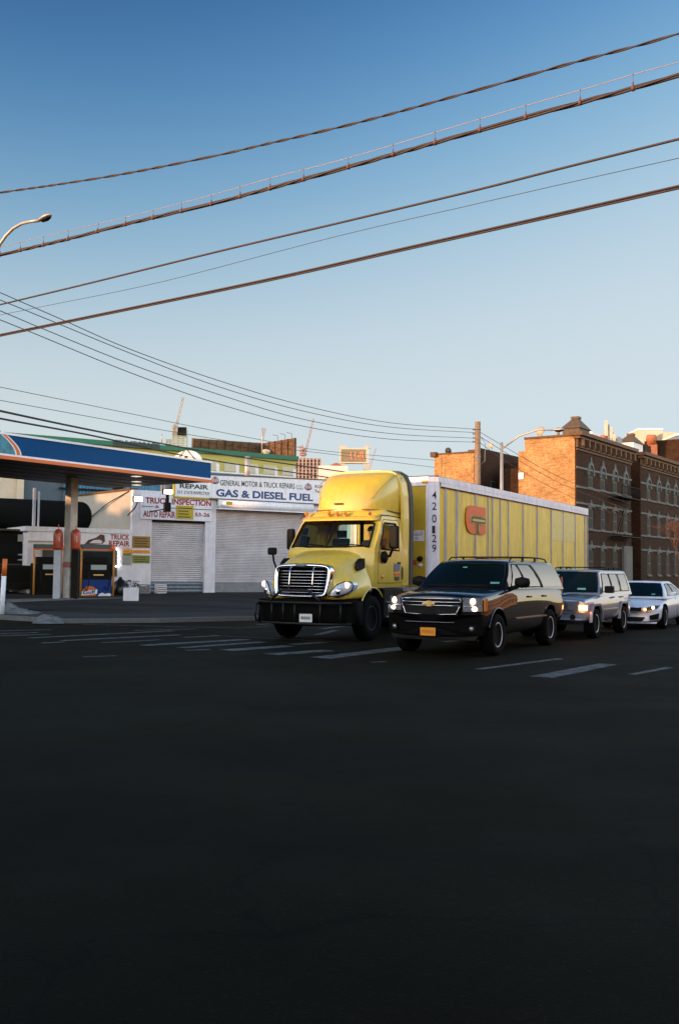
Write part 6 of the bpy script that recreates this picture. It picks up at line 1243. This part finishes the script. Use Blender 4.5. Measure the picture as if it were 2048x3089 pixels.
for sg in (1, -1):
    sh = jt((-.03, sg*.19, .56), .065, None, ch); el = jt((.12, sg*.26, .34), .048, None, sh); wr = jt((.38, sg*.20, .38), .030, None, el); pm = jt((.45, sg*.18, .41), .034, .02, wr)
    for k in range(4):
        y0 = sg*(.155+.018*k); a1 = jt((.485, y0, .425-.004*k), .0095, None, pm); a2 = jt((.505, y0, .405-.004*k), .009, None, a1); jt((.490, y0, .385+.003*k), .008, None, a2)
    th = jt((.455, sg*.145, .425), .010, None, pm); jt((.475, sg*.130, .435), .009, None, th)
    kn = jt((.42, sg*.13, .16), .075, None, pel); an = jt((.55, sg*.13, -.20), .05, None, kn); jt((.68, sg*.13, -.25), .045, None, an)
pr = thing('person', 'driver in a dark jacket sitting at the wheel of the yellow truck', 'person', FT.w(2.12, .52, 1.74), VROT)
o = skinbody('body', J_, E_, SKIN, (0, 0, 0), 0, 1); o.parent = pr
J_ = []; E_ = []; pel = jt((0, 0, .10), .15, .18); bel = jt((-.03, 0, .30), .145, .175, pel); ch = jt((-.04, 0, .50), .155, .19, bel); jt((-.03, 0, .60), .10, .13, ch)
for sg in (1, -1): sh = jt((-.03, sg*.19, .56), .08, None, ch); el = jt((.12, sg*.26, .34), .062, None, sh); jt((.33, sg*.215, .372), .045, None, el)
for sg in (1, -1): kn = jt((.42, sg*.13, .16), .085, None, pel); jt((.52, sg*.13, -.14), .06, None, kn)
o = skinbody('jacket', J_, E_, CLOTH, (0, 0, 0), 0, 1); o.parent = pr
m = MB(); m.lathe([(.0, .115), (.05, .105), (.09, .06), (.1, 0), (.095, -.03)], (0, 0, 0), 'z', 18); m.box(.07, .16, -.07, .07, -.0, .012); o = m.build('cap', HAIRM, pr); o.location = (.0, 0, .86)
for sg in (1, -1):
    m = MB(); m.lathe([(0, .01), (.012, .006), (.014, 0)], (0, 0, 0), 'x', 8); o = m.build('eye', WSIGN, pr); o.location = (.092, sg*.035, .825)
    m = MB(); m.lathe([(0, .012), (.02, .01), (.026, 0)], (0, 0, 0), 'y', 8); o = m.build('ear', SKIN, pr); o.location = (0, sg*.085, .81)

# ================================================================== POLES, LAMPS, WIRES, TREE
# wooden pole
bs = Vector((7.7, 55.6, .13)); t = thing('utility_pole', 'tall wooden pole behind the trailer carrying four wires', 'utility pole', bs)
ptop = at(1441, 1272, 55.6); v = Vector((ptop.x-bs.x, 0, ptop.z-bs.z)); m = MB(); m.tube([Vector((0, 0, 0)), v*.5, v], [.2, .18, .155], 14); m.build('shaft', WOOD, t)
m = MB()
for zf in (1296, 1309, 1321, 1333):
    z = at(1436, zf, 55.6).z-bs.z; xx = v.x*z/v.z; m.tube([(xx, 0, z), (xx-.25, -.05, z)], .035, 6); m.lathe([(0, 0), (.05, .02), (.05, .10), (0, .12)], (xx-.26, -.05, z-.05), n=10)
m.tube([(v.x+.2, 0, v.z-.9), (v.x+.42, 0, v.z-1.2), (v.x+.4, 0, v.z-2.2), (v.x+.2, 0, v.z-2.4)], .02, 6); m.build('insulator', GREYM, t)
for zf in (1296, 1380): z = at(1436, zf, 55.6).z-bs.z; m = MB(); m.lathe([(.185, 0), (.185, .06)], (v.x*z/v.z, 0, z), n=14); m.build('steel_band', GREYM, t)
# far street lamp
bs = Vector((9.46, 58.1, .13)); t = thing('street_lamp', 'thin street lamp right of the wooden pole with its arm rising over the brick roof', 'street lamp', bs, group='street lamps')
tp = at(1513, 1334, 58.1)-bs; hd_ = at(1668, 1297, 56.2)-bs; m = MB(); m.tube([Vector((0, 0, 0)), tp], [.13, .085], 12); m.build('shaft', STEEL, t)
m = MB(); m.tube([tp-Vector((0, 0, .4)), tp.lerp(hd_, .35)+Vector((0, 0, .12)), tp.lerp(hd_, .7)+Vector((0, 0, .22)), hd_], .05, 8); m.build('arm', STEEL, t)
dv = (hd_-tp); dv.z = 0; dv.normalize()
def lamphead(t, p, d, s_=1):
    m = MB(); prof = [(-.1, .05), (.1, .09), (.35, .13), (.55, .11), (.7, .03)]
    m.loft([[p+d*x*s_+Vector((-d.y, d.x, 0))*r*1.1*s_*math.cos(a)+Vector((0, 0, 1))*(r*.75*s_*math.sin(a) if math.sin(a) > 0 else r*.45*s_*math.sin(a)) for a in [R(k*30) for k in range(12)]] for x, r in prof]); m.build('lamp_head', STEEL, t)
    m = MB(); m.loft([[p+d*x*s_+Vector((-d.y, d.x, 0))*r*s_*math.cos(a)+Vector((0, 0, -.05*s_+min(0, r*.8*s_*math.sin(a)))) for a in [R(k*30) for k in range(12)]] for x, r in ((.1, .03), (.2, .10), (.42, .125), (.6, .07), (.66, .02))]); m.build('lamp_lens', BLKP, t)
lamphead(t, hd_, dv)
# near street lamp, pole just out of frame
hp_ = at(118, 664, 27.0); bs = Vector((-11.9, 30.6, .13)); t = thing('street_lamp', 'street lamp whose curved arm enters at the left above the wires', 'street lamp', bs, group='street lamps')
pts = [at(x, y, Y)-bs for x, y, Y in ((0, 736, 28.1), (18, 710, 28.0), (40, 688, 27.8), (66, 673, 27.5), (92, 667, 27.2), (118, 664, 27.0))]
m = MB(); m.tube([Vector((0, 0, 0)), Vector((0, 0, 9.4))], [.14, .09], 12); m.build('shaft', STEEL, t)
e0 = Vector((0, 0, 9.2)); m = MB(); m.tube([e0, e0+Vector((.25, -.2, .25)), e0.lerp(pts[0], .5)+Vector((0, 0, .05))]+pts, .045, 10); m.build('arm', STEEL, t)
d_ = (pts[-1]-pts[-2]); d_.z = .05; d_.normalize(); lamphead(t, pts[-1], d_, .75)
# overhead lines on the plane of the cross street (nearest set)
FW = Frame(0, 14.8, -.82, .573)
def onW(px, py, b=0): q = FW.onY(px, py, b); return FW.w(q.x, q.y, q.z)
def smooth(pts, n_):      # Catmull-Rom resample
    P_ = [pts[0]*2-pts[1]]+pts+[pts[-1]*2-pts[-2]]; out = []
    for i in range(1, len(P_)-2):
        for k in range(n_):
            t_ = k/n_; a, b, c_, d = P_[i-1], P_[i], P_[i+1], P_[i+2]; out.append(.5*((2*b)+(c_-a)*t_+(2*a-5*b+4*c_-d)*t_*t_+(3*b-a-3*c_+d)*t_**3))
    out.append(pts[-1]); return out
def extend(w_, a=4, b=2.5): return [w_[0]+(w_[0]-w_[1]).normalized()*a]+w_+[w_[-1]+(w_[-1]-w_[-2]).normalized()*b]
def fullpx(l): return [onW(x*1.3061, y*1.3061) for x, y in l]
def line(name, lab, pts, r, mt=CABLE, n_=8, seg=6): o = MB().tube(smooth(pts, seg), r, n_).build(name, mt); return tag(o, lab, 'cable')
def helix(m, pts, R0, r, strands, pitch, seg=None, n_=6):
    P_ = smooth(pts, 60); acc = 0; prev = P_[0]; paths = [[] for _ in range(strands)]
    for i, p in enumerate(P_):
        acc += (p-prev).length; prev = p; d = (P_[min(i+1, len(P_)-1)]-P_[max(i-1, 0)]).normalized(); s_ = d.cross(Vector((0, 0, 1))).normalized(); u = s_.cross(d)
        for k in range(strands): wv = .22*math.sin(acc*.9+1.3)+.15*math.sin(acc*2.3); a = 2*math.pi*(acc/pitch+wv+k/strands); paths[k].append(p+(s_*math.cos(a)+u*math.sin(a))*R0*(1+.08*math.sin(acc*1.7)))
    for q in paths: m.tube(q, r, n_)
top = extend(fullpx([(0, 444), (140, 424), (300, 398), (500, 358), (600, 335), (830, 281), (1100, 207), (1300, 150), (1480, 102), (1568, 76)]))
m = MB(); helix(m, top, .0105, .0115, 2, .85); o = m.build('twisted_cable', CABLE); tag(o, 'twisted pair cable, topmost of the wires crossing the sky', 'cable')
bun = extend(fullpx([(0, 588), (150, 553), (290, 517), (480, 472), (620, 435), (800, 386), (1000, 330), (1210, 271), (1340, 236), (1465, 202), (1568, 172)]))
t = thing('overhead_cable', 'thick lashed cable bundle hung by clips from a thin messenger wire', 'cable', (0, 0, 0))
m = MB(); helix(m, bun, .0155, .0175, 3, 1.9); m.build('cable_bundle', CABLE, t)
mes = extend(fullpx([(0, 570), (150, 534), (290, 501), (480, 452), (620, 412), (800, 365), (1000, 306), (1210, 244), (1340, 207), (1465, 170), (1568, 142)]))
m = MB(); m.tube(smooth(mes, 6), .005, 6); m.build('messenger_wire', mat('galvanised strand', (.35, .28, .24), .5, .4), t)
bs_, ms_ = smooth(bun, 40), smooth(mes, 40)
for x in (3, 50, 103, 158, 228, 291, 355, 420, 487, 555, 622, 702, 806, 906, 1002, 1106, 1214, 1341, 1463):
    q = onW(x*1.3061, 600); tt = FW.l(q).x; a = min(bs_, key=lambda p: abs(FW.l(p).x-tt)); b = min(ms_, key=lambda p: abs(FW.l(p).x-tt))
    m = MB(); m.tube([a+Vector((0, 0, .03)), a.lerp(b, .45)], .012, 5); m.tube([a.lerp(b, .45), b], .003, 4); dd = (FW.X*.03)
    m.tube([a-dd*.6, a+dd*.6], .036, 10); m.lathe([(0, -.01), (.012, 0), (0, .012)], b, n=6); m.build('hanger_clip', mat('hanger steel', (.15, .06, .045), .6), t)
l3 = extend(fullpx([(0, 703), (200, 655), (500, 581), (800, 510), (1100, 438), (1300, 387), (1568, 320)])); line('overhead_cable', 'plain dark cable under the lashed bundle', l3, .017)
l4 = extend(fullpx([(0, 727), (120, 703), (370, 651), (770, 547), (1100, 470), (1300, 424), (1568, 364)])); line('overhead_wire', 'very thin wire between the two lower dark cables', l4, .0045, mat('thin wire', (.05, .04, .04), .6), 6)
l5 = extend(fullpx([(0, 774), (200, 733), (600, 650), (900, 582), (1100, 537), (1300, 492), (1568, 431)]))
t = thing('overhead_cable', 'lowest thick cable of parallel strands crossing the sky', 'cable', (0, 0, 0))
m = MB()
for dz in (0.016, -.016): m.tube([p+Vector((0, 0, dz)) for p in smooth(l5, 6)], .014, 8)
m.tube([p+Vector((.02, .02, 0)) for p in smooth(l5, 6)], .012, 6); m.build('cable_strands', CABLE, t)
# wires running along the street to the wooden pole
FP = Frame(7.7, 55.6, -.573, -.82)
def onP(px, py): q = FP.onY(px, py, 0); return FP.w(q.x, q.y, q.z)
def px(l, f=1.3061): return [onP(x*f, y*f) for x, y in l]
for k, (l, lab) in enumerate((([(0, 675), (142, 737), (300, 806), (500, 877), (700, 936), (900, 976), (1098, 991)], 'uppermost thin wire from the left edge to the wooden pole'), ([(0, 692), (120, 741), (300, 815), (500, 891), (700, 949), (900, 986), (1098, 999)], 'second thin wire down from the left edge to the wooden pole'),
                             ([(0, 717), (90, 755), (300, 840), (500, 909), (700, 968), (900, 1001), (1098, 1012)], 'third thin wire down from the left edge to the wooden pole'), ([(0, 738), (80, 770), (300, 860), (500, 931), (700, 984), (900, 1014), (1098, 1021)], 'lowest thin wire ending at the wooden pole'))):
    p_ = px(l); p_ = [p_[0]+(p_[0]-p_[1]).normalized()*8]+p_; o = MB().tube(smooth(p_, 6), .014, 6).build('street_wire', WIRE); tag(o, lab, 'wire', 'wires along the street')
for k, (l, lab) in enumerate((([(1441, 1299), (1520, 1346), (1640, 1415), (1737, 1460), (1900, 1520)], 'upper wire falling from the pole across the sunlit side wall'), ([(1441, 1312), (1520, 1362), (1640, 1432), (1737, 1478), (1900, 1540)], 'middle wire falling from the pole across the sunlit side wall'), ([(1441, 1330), (1520, 1388), (1640, 1458), (1737, 1505), (1900, 1570)], 'lower wire falling from the pole across the sunlit side wall'))):
    p_ = [FP.w(*( (lambda q: (q.x, q.y, q.z))(FP.onY(x, y, 0)))) for x, y in l]; o = MB().tube(smooth(p_, 6), .014, 6).build('service_wire', WIRE); tag(o, lab, 'wire', 'service wires past the pole')
def free(l): return [at(x, y, Y) for x, y, Y in l]
for l, r, lab in (([(-60, 1224, 28), (0, 1239, 29), (230, 1288, 35), (450, 1331, 41), (700, 1375, 48), (1000, 1418, 58), (1150, 1440, 62)], .035, 'upper thick cable crossing above the canopy fascia'), ([(-60, 1246, 28), (0, 1262, 29), (250, 1308, 35), (380, 1336, 39), (604, 1383, 45), (976, 1438, 57), (1150, 1462, 62)], .032, 'lower thick cable crossing in front of the white roof disc'),
                  ([(-60, 1155, 45), (0, 1167, 46), (300, 1228, 52), (600, 1290, 58), (790, 1327, 62), (980, 1360, 66), (1311, 1388, 73)], .016, 'upper of two faint wires reaching the brick wing'), ([(-60, 1195, 45), (0, 1207, 46), (300, 1262, 52), (560, 1309, 57), (800, 1346, 62), (1040, 1375, 67), (1311, 1410, 73)], .016, 'lower of two faint wires reaching the brick wing')):
    o = MB().tube(smooth(free(l), 6), r, 6).build('street_cable', WIRE if r < .02 else mat('black line cable', (.012, .01, .01), .6)); tag(o, lab, 'cable')
# bare street tree catching the last sun
BARK = mat('bare bark', (.12, .055, .028), .9, var=.3)
tb = at(2050, 1730, 66); tb.z = .13; t = thing('bare_tree', 'bare street tree with sunlit orange twigs at the right edge', 'tree', tb)
trk = MB(); trk.tube([(0, 0, 0), (.05, .02, 1.4), (.02, 0, 2.6)], [.16, .13, .10], 10); trk.build('trunk', BARK, t)
br = MB(); random.seed(5)
def grow(p, d, L, r, n_):
    q = p+d*L; br.tube([p, p.lerp(q, .5)+Vector((random.uniform(-.05, .05), 0, .04)), q], [r, r*.85, r*.65], 5, caps=False)
    if n_ <= 0: return
    for k in range(3 if n_ > 1 else 4):
        a = random.uniform(0, 6.28); nd = (d+Vector((math.cos(a), math.sin(a), random.uniform(-.1, .5)))*.62).normalized(); grow(q if k else p.lerp(q, .7), nd, L*random.uniform(.62, .85), r*.6, n_-1)
for k in range(4): a = k*1.57+.4; grow(Vector((.02, 0, 2.5)), Vector((math.cos(a)*.6, math.sin(a)*.6, 1)).normalized(), 1.0, .06, 4)
br.build('crown', BARK, t, fix=False)
